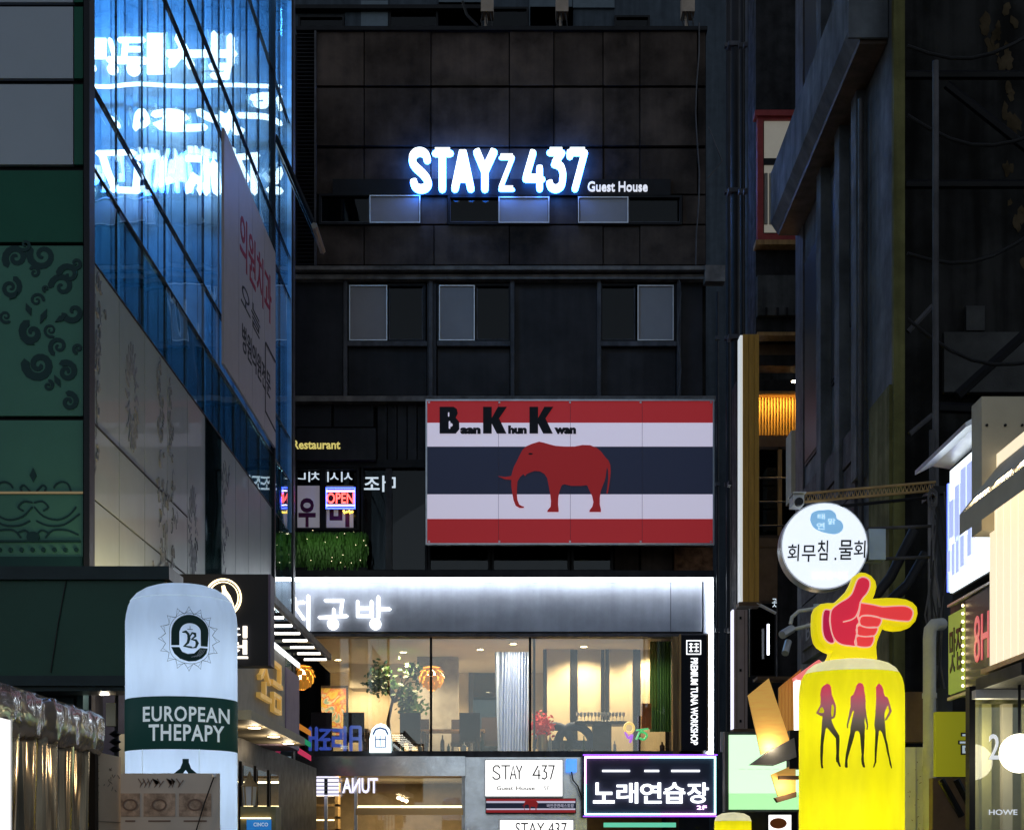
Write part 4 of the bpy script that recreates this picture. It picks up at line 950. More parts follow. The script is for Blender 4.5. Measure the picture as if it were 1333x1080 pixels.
MB().tube([at(86, 756, YA - .012), at(76, 810, YA - .012), at(66, 875, YA - .012)], .006, 5).build('cable', 'cable', sh)
MB().box(-8, xw(104, 15.2), 15.2, 15.5, 0, zw(890, 15.2)).build('wall', 'shop_dark', sh)
for x in (-60, 20, 104): MB().bp(x - 4, 899, x + 4, 1200, 15.05, .2).build('post', 'green_trim', sh)
for a, b in ((-52, 12), (28, 96)): MB().ring(a, 908, b, 965, 15.12, .1, .06).build('panel_frame', 'green_trim', sh)
MB().bp(119, 895, 124, 1200, 15.6, .3).build('post', 'frame_grey', sh)
M('door_blue', (.06, .06, .10), .5, var=.2)
MB().box(xw(110, 16.0), xw(175, 15.9), 15.88, 15.94, 0, zw(880, 15.9)).build('entrance_wall', 'door_blue', sh)
MB().bp(155, 955, 175, 1010, 15.7, .1).build('notice', 'beige_paint', sh)
wlmp = T('wall_lamp', at(137, 905, 15.2), 'small lit oval wall lamp beside the white inflatable column', 'lamp')
E('lamp_cool', (1, .92, .8), 14); p = at(137, 897, 15.2)
MB().lathe([(.02, p.z + .02), (.045, p.z + .015), (.05, p.z - .005), (.03, p.z - .025)], (p.x, p.y), 14).build('bulb', 'lamp_cool', wlmp, smooth=60)
MB().box(p.x - .07, p.x + .07, p.y + .0, p.y + .12, p.z + .022, p.z + .05).build('cap', 'black_metal', wlmp)
lamp('wall_lamp_light', 'POINT', (p.x + .02, p.y - .1, p.z - .08), 8, (1, .85, .65), wlmp, .05)
hl = T('hanging_lantern', at(147, 985, 15.0), 'dark hanging bracket lamp with paper shade by the shop entrance', 'lamp')
p = at(149, 940, 15)
M('paper_shade', (.45, .40, .3), .8); MB().box(p.x - .07, p.x + .02, p.y - .05, p.y + .05, zw(945, 15), zw(915, 15)).build('shade', 'paper_shade', hl)
m = MB(); m.tube([at(152, 890, 15), at(151, 985, 15)], .02, 6); m.build('rod', 'black_metal', hl)
for yy in (955, 965, 975): MB().lathe([(.02, zw(yy, 15) - .03), (.06, zw(yy, 15)), (.02, zw(yy, 15) + .03)], (xw(150, 15), 15), 10).build('knob', 'black_metal', hl, smooth=50)
# warm lamps washing the foot of the white film above the cornice
gl = T('cornice_light', (-4.0, 17.6, zw(738, YA) + .02), 'warm light strip lying on top of the green shop cornice', 'light')
E('strip_gold', (1, .75, .35), 5); MB().box(-4.15, -4.08, 15.2, 18.6, zw(738, YA) - .3, zw(738, YA) - .26).build('strip', 'strip_gold', gl)
lamp('cornice_lamp', 'AREA', (-4.1, 17.0, zw(738, YA) - .2), 42, (1, .75, .36), gl, .1, 3.4, rot=(0, R(150), 0))
# ------------------------------------------------------------ black blade sign
bs = T('blade_sign', at(292, 866, 19), 'black box sign with gold ringed emblem behind the white inflatable column', 'sign')
MB().bp(233, 747, 349, 866, 19, .3).build('box', 'sign_black', bs)
M('purple_side', (.10, .08, .16), .5)
MB().box(xw(349, 19) + .003, xw(349, 19) + .03, 19.0, 19.3, zw(866, 19), zw(747, 19)).build('side', 'purple_side', bs)
E('gold_glow', (1, .80, .48), 2.2); q = pm(19)
MB().rib(ell(291, 778, 23, 24, 30), 2.0, q, .01, .04, closed=True).build('ring', 'gold_glow', bs); MB().rib(ell(291, 778, 19.5, 20.5, 30), 1.1, q, .01, .03, closed=True).build('ring', 'gold_glow', bs)
MB().prism([(288, 793), (287, 780), (290, 770), (289, 763), (293, 762), (295, 768), (300, 775), (304, 785), (306, 794), (298, 797)], q, .01, .04).build('emblem', 'gold_glow', bs)
E('cream_glow', (1, .9, .75), 2.8)
text(MB(), '치', q, 285, 815, 322, 830, .01, .04, bold=.01).build('letter', 'cream_glow', bs)
text(MB(), '천', q, 286, 833, 323, 857, .01, .04, bold=.012).build('letter', 'cream_glow', bs)
# ------------------------------------------------------------ second shop fascia along the left wall
s2 = T('gold_letter_shop', (-4.0, 22.5, 0), 'pale shop fascia with gold letters receding along the left side', 'shop front')
M('pale_fascia', (.42, .40, .36), .5, var=.12); M('purple_panel', (.32, .25, .38), .5, var=.08)
XS = -3.6
MB().box(XL, XS, 19.4, 23.6, EYE + 1.75, EYE + 2.95).build('fascia', 'pale_fascia', s2)
MB().box(XL, XS + .02, 23.6, 25.0, EYE + 1.6, EYE + 2.8).build('end_panel', 'purple_panel', s2)
MB().box(XL, XS + .25, 19.2, 24.0, EYE + 1.62, EYE + 1.74).build('soffit', 'beige_paint', s2)
MB().box(XS, XS + .03, 19.4, 25.0, EYE + 2.95, EYE + 3.02).build('light_strip', 'letter_white', s2)
MB().box(XL, XL + .5, 19.2, 30.3, 0, EYE + 1.6).build('wall', 'shop_dark', s2)
for k, yy in enumerate((19.3, 20.5, 21.7, 22.9, 24.1)):
    MB().box(XL + .5, XL + .56, yy + .12, yy + 1.08, .1, EYE + 1.25).build('door_leaf', 'black_metal', s2); MB().box(XL + .56, XL + .57, yy + .2, yy + 1.0, .3, EYE + 1.2).build('door_glass', 'dark_glass', s2)
for yy in (20, 21.6, 23.2): MB().box(XS - .5, XS - .42, yy, yy + .08, 0, EYE + 1.6).build('post', 'door_blue', s2)
M('gold_letter', (.75, .5, .16), .3, metal=.9, em=(1, .6, .15), es=.25)
q = wallL(XS)
text(MB(), '소금', q, 20.9, 2.72, 22.9, 1.98, .02, .08, bold=.004).build('lettering', 'gold_letter', s2)
for (yy) in (20.3, 21.9, 23.3):
    d = T('soffit_light', (XS + .1, yy, EYE + 1.6), 'warm downlight under the gold letter fascia, ' + {20.3: 'nearest the white inflatable', 21.9: 'middle of three', 23.3: 'farthest of three'}[yy], 'downlight', 'downlights under the gold letter fascia')
    MB().lathe([(.08, EYE + 1.6), (.08, EYE + 1.617)], (XS + .1, yy), 14).build('bulb', 'bulb_warm', d); MB().lathe([(.085, EYE + 1.605), (.105, EYE + 1.605), (.105, EYE + 1.618), (.085, EYE + 1.618)], (XS + .1, yy), 14, caps=False).build('trim', 'lamp_trim', d)
    lamp('soffit_lamp', 'POINT', (XS + .1, yy, EYE + 1.5), 6, (1, .78, .5), d, .06)
# pergola of dark bars with lit tips
pg = T('lit_pergola', (-3.8, 22.5, EYE + 3.2), 'black metal canopy frame with rows of lit white bars', 'canopy')
zp = EYE + 3.24
MB().box(-3.24, -3.18, 19.5, 26.0, zp - .04, zp + .06).build('rail', 'black_metal', pg); MB().box(-3.9, -3.86, 19.5, 26.0, zp - .04, zp + .02).build('rail', 'black_metal', pg)
E('bar_white', (1, .93, .8), 6)
for k in range(9):
    yy = 19.6 + k * .78
    MB().box(XL, -3.2, yy, yy + .05, zp - .03, zp + .02).build('bar', 'black_metal', pg)
    MB().box(-3.62, -3.25, yy + .005, yy + .045, zp - .06, zp - .032).build('light_tube', 'bar_white', pg)
# ------------------------------------------------------------ white inflatable column
TLI('inflatable_white', (.66, .74, .86), .5)
M('band_green', (.010, .045, .042), .5, em=(.01, .05, .045), es=.25)
M('print_green', (.012, .05, .048), .5)
M('print_white', (.6, .68, .72), .5, em=(.6, .72, .8), es=.42)
YI, cxp = 11.2, 236.5; r0 = .40; X0 = xw(cxp, YI)
wi = T('inflatable_column', (X0, YI, 0), 'white inflatable advertising column with dark green EUROPEAN THEPAPY band', 'inflatable')
zi = lambda py: zw(py, YI)
def dome(r, z0, z1, z2, n=9): return [(r * (1 - .012 * (k % 2)), z0 + (z1 - z0) * k / 8) for k in range(9)][::1] + [(r * math.cos(R(90 * k / n)) ** .62 if k < n else .01, z1 + (z2 - z1) * math.sin(R(90 * k / n))) for k in range(1, n + 1)]
prof = [(r0 * .98, 0), (r0, .05), (r0, zi(1000)), (r0, zi(812)), (r0 * .985, zi(802)), (r0 * .95, zi(792)), (r0 * .89, zi(783)), (r0 * .80, zi(775)), (r0 * .66, zi(768.5)), (r0 * .5, zi(764.5)), (r0 * .3, zi(762.3)), (r0 * .1, zi(761.6)), (.005, zi(761.5))]
pf = []
for (ra, za), (rb_, zb) in zip(prof[:-1], prof[1:]):
    n = max(1, int((zb - za) / .03)) if za > 2.5 else 1
    pf += [(ra + (rb_ - ra) * k / n, za + (zb - za) * k / n) for k in range(n)]
pf.append(prof[-1])
pucker(pucker(MB().lathe(pf, (X0, YI), 144), (X0, YI), zi(785), .0035, 34, .05, 1), (X0, YI), 0, .006, 9, .3, 2).build('body', 'inflatable_white', wi, smooth=60)
for k in range(4): lamp('inner_light', 'POINT', (X0, YI, .5 + .8 * k), 7.5, (.78, .9, 1), wi, .06)
for k in range(6):
    a = R(-90 + 60 * k + 30); MB().tube([(X0 + (r0 + .0005) * math.cos(a), YI + (r0 + .0005) * math.sin(a), z) for z in (.05, zi(976))], .003, 5).build('panel_seam', 'print_white', wi)
zq = lambda py: EYE + (VY - py) * (YI - r0) / FPX
MB().lathe([(r0 + .0015, zq(974.5)), (r0 + .004, zq(974)), (r0 + .004, zq(906)), (r0 + .0015, zq(905.5))], (X0, YI), 56, caps=False).build('band', 'band_green', wi, smooth=50)
MB().lathe([(r0 * .903, zi(785)), (r0 * .903 + .006, zi(784.6)), (r0 * .903, zi(784))], (X0, YI), 56, caps=False).build('seam', 'print_white', wi, smooth=50)
q = cylm(cxp, YI, r0)
text(MB(), 'EUROPEAN', q, 186, 918.5, 299, 938.5, .0045, .007, bold=.02, cuts=24, space=1.1).build('lettering', 'print_white', wi)
text(MB(), 'THEPAPY', q, 193.5, 942, 292, 963.5, .0045, .007, bold=.02, cuts=24, space=1.1).build('lettering', 'print_white', wi)
text(MB(), '스', q, 214, 987, 270, 1030, .001, .004, bold=.02, cuts=12).build('lettering', 'print_green', wi)
L_ = lambda P: cr(P, 190, 780, 10.8)
arch = [(355, 640), (355, 450)] + [(620 + 262 * math.cos(R(a)), 450 + 245 * math.sin(R(a))) for a in range(190, 351, 10)] + [(880, 450), (868, 640), (770, 640), (770, 450)] + [(625 + 145 * math.cos(R(a)), 440 + 115 * math.sin(R(a))) for a in range(350, 189, -12)] + [(470, 450), (470, 640)]
em = bend(MB().prism(L_(arch), FLAT, .001, .0035), q, 2.5).build('emblem', 'print_green', wi)
low = [(355, 665), (470, 665), (510, 730), (590, 758), (680, 745), (735, 690), (765, 665), (868, 665), (850, 740), (790, 810), (700, 855), (600, 865), (480, 830), (400, 760)]
bend(MB().prism(L_(low), FLAT, .001, .0035), q, 2.5).build('emblem_base', 'print_green', em)
m = MB()
for k in range(4): m.rib(L_([(640 + k * 36, 800 - k * 3), (720 + k * 28, 775 - k * 12), (765 + k * 22, 690 - k * 2)]), .75, q, .0036, .0042, caps=2)
m.build('emblem_lines', 'inflatable_white', em)
m = MB()
for s_, w in (([(515, 455), (560, 445), (595, 480), (605, 540), (590, 600), (540, 650), (640, 665), (655, 665)], [2, 4, 4, 5, 4, 2.5, 3.5, 1]), ([(605, 530), (650, 460), (690, 470), (695, 505), (645, 550), (700, 560), (722, 600), (700, 660), (650, 672)], [2, 2.5, 4, 3, 2, 3.5, 5, 3, 1])):
    P = L_(s_); m.rib(P, [k * .8 for k in w], q, .001, .004 + (.0005 if s_[0][0] > 600 else 0), caps=2)
m.rib(L_([(585, 412), (655, 412)]), .8, q, .001, .003); m.rib(L_([(620, 370), (620, 412)]), .7, q, .001, .0035)
m.build('monogram', 'print_green', em)
for k in range(16):
    a = 22.5 * k - 90; c = (605, 545)
    def pp(r, an): return (c[0] + r * .97 * math.cos(R(an)), c[1] + r * 1.02 * math.sin(R(an)))
    MB().rib(L_([pp(345, a - 11), pp(385, a - 5), pp(445, a), pp(385, a + 5), pp(345, a + 11)]), .4, q, .001, .003 + .0001 * k, caps=2).build('petal', 'print_green', em)
    MB().rib(L_([pp(350, a - 11), pp(405, a + 3), pp(350, a + 11)]), .3, q, .001, .0048 + .0001 * k, caps=2).build('petal', 'print_green', em)
MB().rib(L_([(330, 690), (330, 440)] + [(612 + 285 * math.cos(R(a)), 450 + 270 * math.sin(R(a))) for a in range(190, 351, 10)] + [(893, 440), (893, 690)] + [(612 + 275 * math.cos(R(a)), 690 + 205 * math.sin(R(a))) for a in range(10, 171, 10)]), .5, q, .001, .0025, closed=True).build('emblem_outline', 'print_green', em)
# ------------------------------------------------------------ vinyl wrapped stall at the near left
m = bpy.data.materials.new('vinyl'); m.use_nodes = True; MATS['vinyl'] = m
n_, l_ = m.node_tree.nodes, m.node_tree.links
b_ = n_['Principled BSDF']; b_.inputs['Base Color'].default_value = (.20, .165, .15, 1); b_.inputs['Roughness'].default_value = .16; b_.inputs['Metallic'].default_value = 0; b_.inputs['Coat Weight'].default_value = .5; b_.inputs['Coat Roughness'].default_value = .08
g = n_.new('ShaderNodeNewGeometry'); t_ = n_.new('ShaderNodeTexNoise'); t_.inputs['Scale'].default_value = 4; t_.inputs['Detail'].default_value = 3; t_.inputs['Distortion'].default_value = 1.5
bm_ = n_.new('ShaderNodeBump'); bm_.inputs['Strength'].default_value = .35; bm_.inputs['Distance'].default_value = .03
l_.new(g.outputs['Position'], t_.inputs['Vector']); l_.new(t_.outputs[0], bm_.inputs['Height']); l_.new(bm_.outputs[0], b_.inputs['Normal']); l_.new(bm_.outputs[0], b_.inputs['Coat Normal'])
st = T('vinyl_stall', (-2.4, 7, 0), 'street stall corner wrapped in wrinkled clear vinyl', 'stall')
bmv = MB(); NY, NC = 46, 12
for i in range(NY + 1):
    yy = 5.2 + 2.85 * i / NY
    for k in range(NC):
        a = 2 * math.pi * k / NC; ca, sa = math.cos(a), math.sin(a)
        rx = .11 * (abs(ca) ** .5) * (1 if ca > 0 else -1); rz = .115 * (abs(sa) ** .5) * (1 if sa > 0 else -1)
        wv = 1 + .06 * math.sin(i * 1.9 + k * 2.1) * math.sin(i * .7) + .02 * random.uniform(-1, 1)
        if abs(yy - 7.1) < .05: wv *= .86
        bmv.v.append(Vector((-2.28 + rx * wv, yy, 2.20 + rz * wv)))
for i in range(NY):
    for k in range(NC): bmv.f.append((i * NC + k, (i + 1) * NC + k, (i + 1) * NC + (k + 1) % NC, i * NC + (k + 1) % NC))
bmv.f.append(tuple(range(NC))); bmv.f.append(tuple(NY * NC + k for k in reversed(range(NC))))
bmv.build('beam_cover', 'vinyl', st, smooth=40)
# clear vinyl curtain hanging from the beam
GL('vinyl_clear', (.70, .63, .54), .12, rough=.15, refl=(.8, .74, .68), bump=.5, bsc=10, power=3, st=(1, 1, .12))
cv = MB(); N = 90; H_ = 14
for i in range(N + 1):
    yy = 5.4 + 2.55 * i / N
    for j in range(H_ + 1):
        f_ = j / H_; am = .018 + .035 * (1 - f_)
        xx = -2.24 + am * math.sin(i * .95 + 1.3 * math.sin(i * .31)) + .03 * math.sin(i * .21 + f_ * 2) * f_
        cv.v.append(Vector((xx, yy, 2.12 - f_ * 1.5)))
for i in range(N):
    for j in range(H_): a = i * (H_ + 1) + j; cv.f.append((a, a + 1, a + H_ + 2, a + H_ + 1))
cv.build('vinyl_curtain', 'vinyl_clear', st, smooth=80)
M('stall_canvas', (.16, .13, .10), .8, var=.3)
MB().box(-4.2, -2.55, 5.0, 8.0, .0, 1.0).build('counter', 'stall_canvas', st)
MB().box(-4.4, -4.3, 4.5, 8.05, 0, 2.2).build('back_cloth', 'stall_canvas', st)
MB().box(-4.4, -2.3, 4.5, 8.05, 2.30, 2.34).build('roof_cloth', 'stall_canvas', st)
MB().box(-2.26, -2.2, 7.97, 8.03, 0, 2.14).build('post', 'black_metal', st)
sl = T('stall_bulb', (-3.2, 7.2, 2.1), 'bare warm bulb hanging inside the vinyl stall', 'lamp')
MB().lathe([(.01, 2.1), (.04, 2.12), (.045, 2.15), (.02, 2.2)], (-3.2, 7.2), 12).build('bulb', 'bulb_warm', sl, smooth=60); MB().tube([(-3.2, 7.2, 2.19), (-3.2, 7.2, 2.3)], .01, 6).build('cord', 'cable', sl)
lamp('stall_lamp', 'POINT', (-3.2, 7.2, 2.05), 14, (1, .74, .42), sl, .06)
E('white_board', (1, .97, .93), 1.1)
t = T('lit_menu_board', (-2.16, 6.6, .8), 'bright white lit board at the left edge of the stall', 'sign')
MB().box(-2.17, -2.14, 5.6, 6.46, .8, zw(938, 6.5)).build('panel', 'white_board', t)
MB().box(-2.175, -2.135, 6.46, 6.475, .78, zw(937, 6.5)).build('edge', 'alu', t)
# paper menus
M('kraft', (.80, .62, .45), .8, var=.1); M('ink', (.22, .15, .12), .8)
t = T('paper_menu', at(138, 1090, 8.0), 'tan paper menu sheet hanging from the stall post', 'menu')
q = pm(8.06)
MB().prism([(117, 976), (157, 985), (161, 1085), (119, 1085)], q, 0, .012).build('sheet', 'kraft', t)
m = MB()
for k in range(6): m.rib([(120, 993 + 9 * k), (130, 994.5 + 9 * k)], .8, q, .0125, .014, caps=0)
for k in range(14): x = random.uniform(135, 154); y_ = random.uniform(995, 1030); m.rib([(x, y_), (x + random.uniform(-3, 3), y_ + random.uniform(2, 6))], .5, q, .0125, .014 + .0002 * k, caps=0)
m.rib([(121, 1068), (158, 1070)], .5, q, .0125, .018, caps=0); m.build('handwriting', 'ink', t, kind='stuff')
t = T('picture_menu_board', at(222, 1090, 7.9), 'taupe menu board with three food photographs', 'menu')
M('taupe_board', (.64, .57, .50), .6, var=.06)
q = pm(7.9)
MB().bp(157, 1006, 285, 1150, 7.9, .03).build('board', 'taupe_board', t)
M('food_photo', (.45, .33, .25), .5, var=.6, scale=22)
for (a, b) in ((157, 182), (187, 228), (233, 275)):
    ph = MB().bp(a, 1032, b, 1062, 7.896, .004).build('photograph', 'food_photo', t); MB().bp(a + 6, 1067, b - 6, 1069, 7.897, .002).build('caption', 'ink', t)
    MB().rib(ell((a + b) / 2, 1047, 9, 7, 14), 2, q, .005, .008, closed=True).build('print', 'ink', ph)
m = MB(); x = 180
for k, (w, s_) in enumerate(((8, 0), (7, 1), (5, 0), (9, 2), (8, 1), (0, 0), (9, 2), (4, 1), (9, 0))):
    if w: m.rib([(x, 1013), (x + w * .5, 1019 + s_), (x + w * .3, 1024), (x + w, 1015 + s_)], 1.1, q, .001, .003 + .0003 * k, caps=2)
    x += 6.2
m.build('handwriting', 'ink', t)
MB().tube([at(279, 1009, 7.87), at(266, 1045, 7.87), at(254, 1085, 7.87)], .004, 6).build('elastic_cord', 'cable', None, 'thin dark cord stretched across the picture menu board', 'cord')
p = at(279, 1009, 7.86); MB().lathe([(.002, p.z - .012), (.012, p.z - .006), (.012, p.z + .006), (.002, p.z + .012)], (p.x, p.y), 12).build('cord_stud', 'alu', None, 'round metal stud at the corner of the menu board', 'stud', smooth=50)
# lantern on a sign box
t = T('carriage_lantern', at(325, 1048, 13), 'brown carriage lantern standing on a sign box', 'lantern')
p = at(325, 1048, 13); M('lantern_brown', (.28, .18, .08), .5, var=.3); M('frost', (.55, .5, .45), .4)
MB().lathe([(.075, p.z + .16), (.03, p.z + .22), (.012, p.z + .27), (.004, p.z + .29)], (p.x, p.y), 6).build('roof', 'lantern_brown', t)
MB().lathe([(.05, p.z), (.062, p.z + .16)], (p.x, p.y), 6).build('glass', 'frost', t)
for k in range(6): a = R(60 * k); MB().tube([(p.x + .05 * math.cos(a), p.y + .05 * math.sin(a), p.z), (p.x + .064 * math.cos(a), p.y + .064 * math.sin(a), p.z + .165)], .006, 5).build('bar', 'lantern_brown', t)
t = T('poster_box', at(332, 1100, 13), 'olive framed box with a blue poster under the carriage lantern', 'sign')
M('olive_frame', (.16, .14, .07), .5, var=.2); M('poster_blue', (.02, .16, .42), .5, em=(.02, .2, .6), es=.5)
MB().bp(313, 1049, 359, 1180, 12.95, .3).build('frame', 'olive_frame', t); MB().bp(321, 1066, 353, 1180, 12.94, .02).build('poster', 'poster_blue', t)
text(MB(), 'CINCO', pm(12.94), 330, 1070, 349, 1075, .001, .003, bold=.02).build('lettering', 'print_white', t); MB().bp(313, 1063.5, 352, 1064.8, 12.93, .02).build('edge_light', 'strip_gold', t)
# ------------------------------------------------------------ building behind the guest house roof
rb = T('rear_building', (0, 52, 0), 'pale grey building rising behind the guest house roof', 'building')
M('rear_grey', (.05, .065, .085), .7, var=.15, streak=.2)
M('rear_light', (.13, .165, .2), .7, var=.1, orand=.2)
MB().box(xw(360, 48), xw(945, 48), 48, 56, 0, zw(-160, 48)).build('wall', 'rear_grey', rb)
for (a, b, c_, d) in ((470, 1, 505, 34), (571, 3, 627, 36), (690, 9, 746, 36), (745, -20, 800, 10)): MB().bp(a, c_ - 12 if False else b, b if False else c_, d, 47.9, .15).build('panel', 'rear_light', rb)
MB().bp(571, -30, 627, 60, 47.9, .15).build('panel', 'rear_light', rb); MB().bp(689, -30, 746, 60, 47.9, .15).build('panel', 'rear_light', rb); MB().bp(449, -30, 505, 60, 47.92, .15).build('panel', 'rear_grey', rb)
for (a, b, c_, d) in ((388, 20, 448, 60), (506, 12, 570, 60), (632, 9, 688, 60), (800, 20, 846, 60)):
    w_ = MB().ring(a, b, c_, d, 47.86, .14, .06).build('window', 'black_metal', rb); MB().bp(a + 1, b + 1, c_ - 1, d - 1, 47.95, .01).build('pane', 'dark_glass', w_)
MB().bp(380, 6, 640, 11, 47.7, .3).build('ledge', 'black_metal', rb)
# roof spotlights with cables
M('tan_metal', (.38, .30, .24), .5, var=.2)
for i, (px, lab) in enumerate(((634, 'tan roof spotlight above the Y of the rooftop sign'), (732, 'tan roof spotlight above the number of the rooftop sign'), (897, 'tan roof spotlight near the right end of the roof'))):
    p = at(px, 36, F); t = T('roof_spotlight', p, lab, 'spotlight', 'roof edge spotlights')
    MB().box(p.x - .14, p.x + .14, F + .1, F + .5, p.z + .42, p.z + .85).build('housing', 'tan_metal', t)
    MB().tube([(p.x - .03, F + .3, p.z - .1), (p.x - .03, F + .3, p.z + .45)], .035, 8).build('stem', 'tan_metal', t)
    for k in range(3): MB().tube([(p.x - .1 + .08 * k, F + .15, p.z + .43), (p.x - .14 + .12 * k, F + .12, p.z + .22), (p.x - .08 + .1 * k, F + .15, p.z + .02)], .014, 5).build('cable', 'cable', t)
MB().tube([at(602, 2, F), at(608, 20, F), at(622, 34, F)], .03, 6).build('roof_cable', 'cable', None, 'black cable looping down behind the roof edge', 'cable')
# ------------------------------------------------------------ dark alley on the right of the guest house
MB().box(xw(900, 58), xw(1120, 58), 58, 60, 0, zw(-160, 58)).build('alley_end_wall', 'dim_wall', None, 'dark wall closing the narrow gap right of the guest house', 'wall')
al = [(948, 33, .05, -150, 1150, 'M'), (957, 30, .09, -150, 1150, 'M'), (966, 29, .04, -150, 1150, 'M'), (974, 28.5, .055, -150, 440, 'L'), (934, 33.6, .03, 380, 1000, 'M')]
lbs = ['thin dark pipe running up the gap nearest the guest house', 'thick dark pipe in the middle of the gap', 'slim dark conduit right of the thick pipe', 'pale grey pipe running down to the wooden sign', 'thin cable pipe at the guest house corner']
for (px, Y, r, a, b, k), lab in zip(al, lbs):
    t = T('drain_pipe', at(px, b, Y), lab, 'pipe', 'pipes in the narrow gap')
    MB().tube([at(px, b, Y), at(px, a, Y)], r, 10).build('pipe', 'dark_steel' if k == 'M' else 'frame_grey', t, smooth=40)
    for py in range(max(a, 0) + 60, b, 190): c = at(px, py, Y); MB().box(c.x - r * 1.6, c.x + r * 1.6, Y - r * 1.3, Y + r * 1.3, c.z - .04, c.z + .04).build('clamp', 'frame_grey', t)
MB().tube([at(922, 165, 34), at(940, 210, 34), at(921, 232, 34)], .015, 5).build('guy_wire', 'frame_grey', None, 'thin bent wire at the right edge of the guest house', 'wire')
# ------------------------------------------------------------ narrow building with the red window
N_ = 26.0
nb = T('narrow_building', (xw(1040, N_), 28, 0), 'narrow dark building with a red framed window and lit amber slats', 'building')
M('narrow_dark', (.016, .0155, .017), .7, var=.4, streak=.3); M('band_grey', (.06, .062, .065), .8, var=.3, streak=.3); M('brown_band', (.16, .10, .06), .6, var=.25)
MB().box(xw(985, N_), xw(1200, N_), N_ + .1, 27, zw(438, N_), zw(-150, N_)).build('wall', 'narrow_dark', nb)
MB().box(xw(985, N_), xw(1200, N_), N_ + 2.4, 29, 0, zw(438, N_)).build('wall', 'narrow_dark', nb)
w_ = MB().ring(986, 148, 1060, 312, N_ - .04, .18, .1).build('window', 'brick_red', nb)
MB().bp(983, 143, 1062, 150, N_ - .1, .25).build('head', 'brick_red', w_)
M('blind', (.34, .33, .29), .7, var=.08, em=(.5, .47, .40), es=.3)
MB().bp(995, 157, 1058, 206, N_ + .02, .03).build('blind', 'blind', w_); MB().bp(995, 215, 1058, 302, N_ + .02, .03).build('blind', 'blind', w_)
MB().bp(994, 206, 1058, 214, N_ - .02, .08).build('rail', 'black_metal', w_)
M('curtain_fold', (.30, .29, .26), .8)
for k in range(9): c = 997 + k * 6.5; MB().tube([at(c, 226, N_), at(c, 292, N_)], .03, 6).build('fold', 'curtain_fold', w_, smooth=50)
MB().bp(984, 312, 1062, 318, N_ - .15, .3).build('sill', 'wood', nb)
MB().bp(986, 358, 1070, 410, N_ - .02, .15).build('band', 'band_grey', nb)
for x in (996, 1011, 1023, 1036): MB().bp(x, 400, x + 3, 410, N_ - .05, .03).build('bracket', 'narrow_dark', nb)
MB().bp(986, 432, 1070, 436.5, N_ - .2, .3).build('canopy_edge', 'wood', nb)
MB().bp(988, 438, 1070, 462, N_ + .4, .3).build('bulkhead', 'brown_band', nb)
MB().bp(988, 462, 1070, 476, N_ + .2, .4).build('bulkhead', 'narrow_dark', nb)
# amber lit slats
sl = T('amber_slat_screen', at(1015, 567, N_ + 1), 'amber lit panel of close wooden slats in the narrow building', 'screen')
M('amber_back', (.5, .3, .06), .7); M('amber_slat', (.45, .28, .08), .5)
MB().bp(985, 512, 1080, 567, N_ + 1.3, .05).build('backing', 'amber_back', sl)
for k in range(20): x = 988 + k * 3.9; MB().bp(x, 513, x + 1.9, 566, N_ + 1.12, .1).build('slat', 'amber_slat', sl)
MB().bp(985, 509, 1080, 512.5, N_ + .9, .5).build('head', 'wood', sl)
E('amber_strip', (1, .6, .15), 2.5); MB().bp(988, 513, 1078, 514, N_ + 1.02, .04).build('light_strip', 'amber_strip', sl)
lamp('slat_lamp', 'AREA', at(1018, 516, N_ + .9), 13, (1, .58, .14), sl, 1.1, .06, rot=(R(35), 0, 0))
MB().bp(985, 567, 1080, 581, N_ + .9, .4).build('lintel', 'brown_band', nb)
for px, py in ((1037, 481), (1034, 496)):
    c = at(px, py, N_ + .9); MB().lathe([(.05, c.z - .015), (.05, c.z)], (c.x, c.y), 10).build('bulb', 'bulb_warm', nb)
w_ = MB().ring(985, 581, 1060, 700, N_ + .8, .12, .05).build('window', 'wood_dark', nb); MB().bp(1013, 582, 1018, 700, N_ + .8, .1).build('mullion', 'wood', w_)
MB().bp(986, 583, 1060, 699, N_ + .88, .01).build('pane', 'dark_glass', w_)
for k, py in enumerate((622, 653, 684)): MB().tube([at(984, py, N_ + .6), at(1060, py, N_ + .6)], .016, 6).build('guard_bar', 'frame_grey', w_)
for (a, b, c_, d, mt) in ((985, 700, 1070, 712, 'brown_band'), (986, 713, 1012, 782, 'brown_band'), (1012, 713, 1060, 880, 'narrow_dark')): MB().bp(a, b, c_, d, N_ + .75, .3).build('infill_panel', mt, nb)
MB().bp(1030, 560, 1044, 650, N_ - .6, .5).build('pilaster', 'beige_paint', nb)
w_ = MB().bp(976, 785, 1010, 880, N_ + .6, .1).build('window', 'black_metal', nb)
MB().bp(978, 787, 1008, 878, N_ + .58, .01).build('pane', 'dark_glass', w_)
E('reflected_tube', (.8, .85, 1), 5)  # glowing tube stands in for a tube reflected in the dark window
MB().tube([at(1000, 812, N_ + .3), at(1000, 852, N_ + .3)], .02, 8).build('light_tube', 'reflected_tube', None, 'short upright white glow imitating a reflected tube in the alley shop window', 'light')
MB().bp(986, 880, 1060, 884, N_ - .3, .5).build('ledge', 'brown_band', nb)
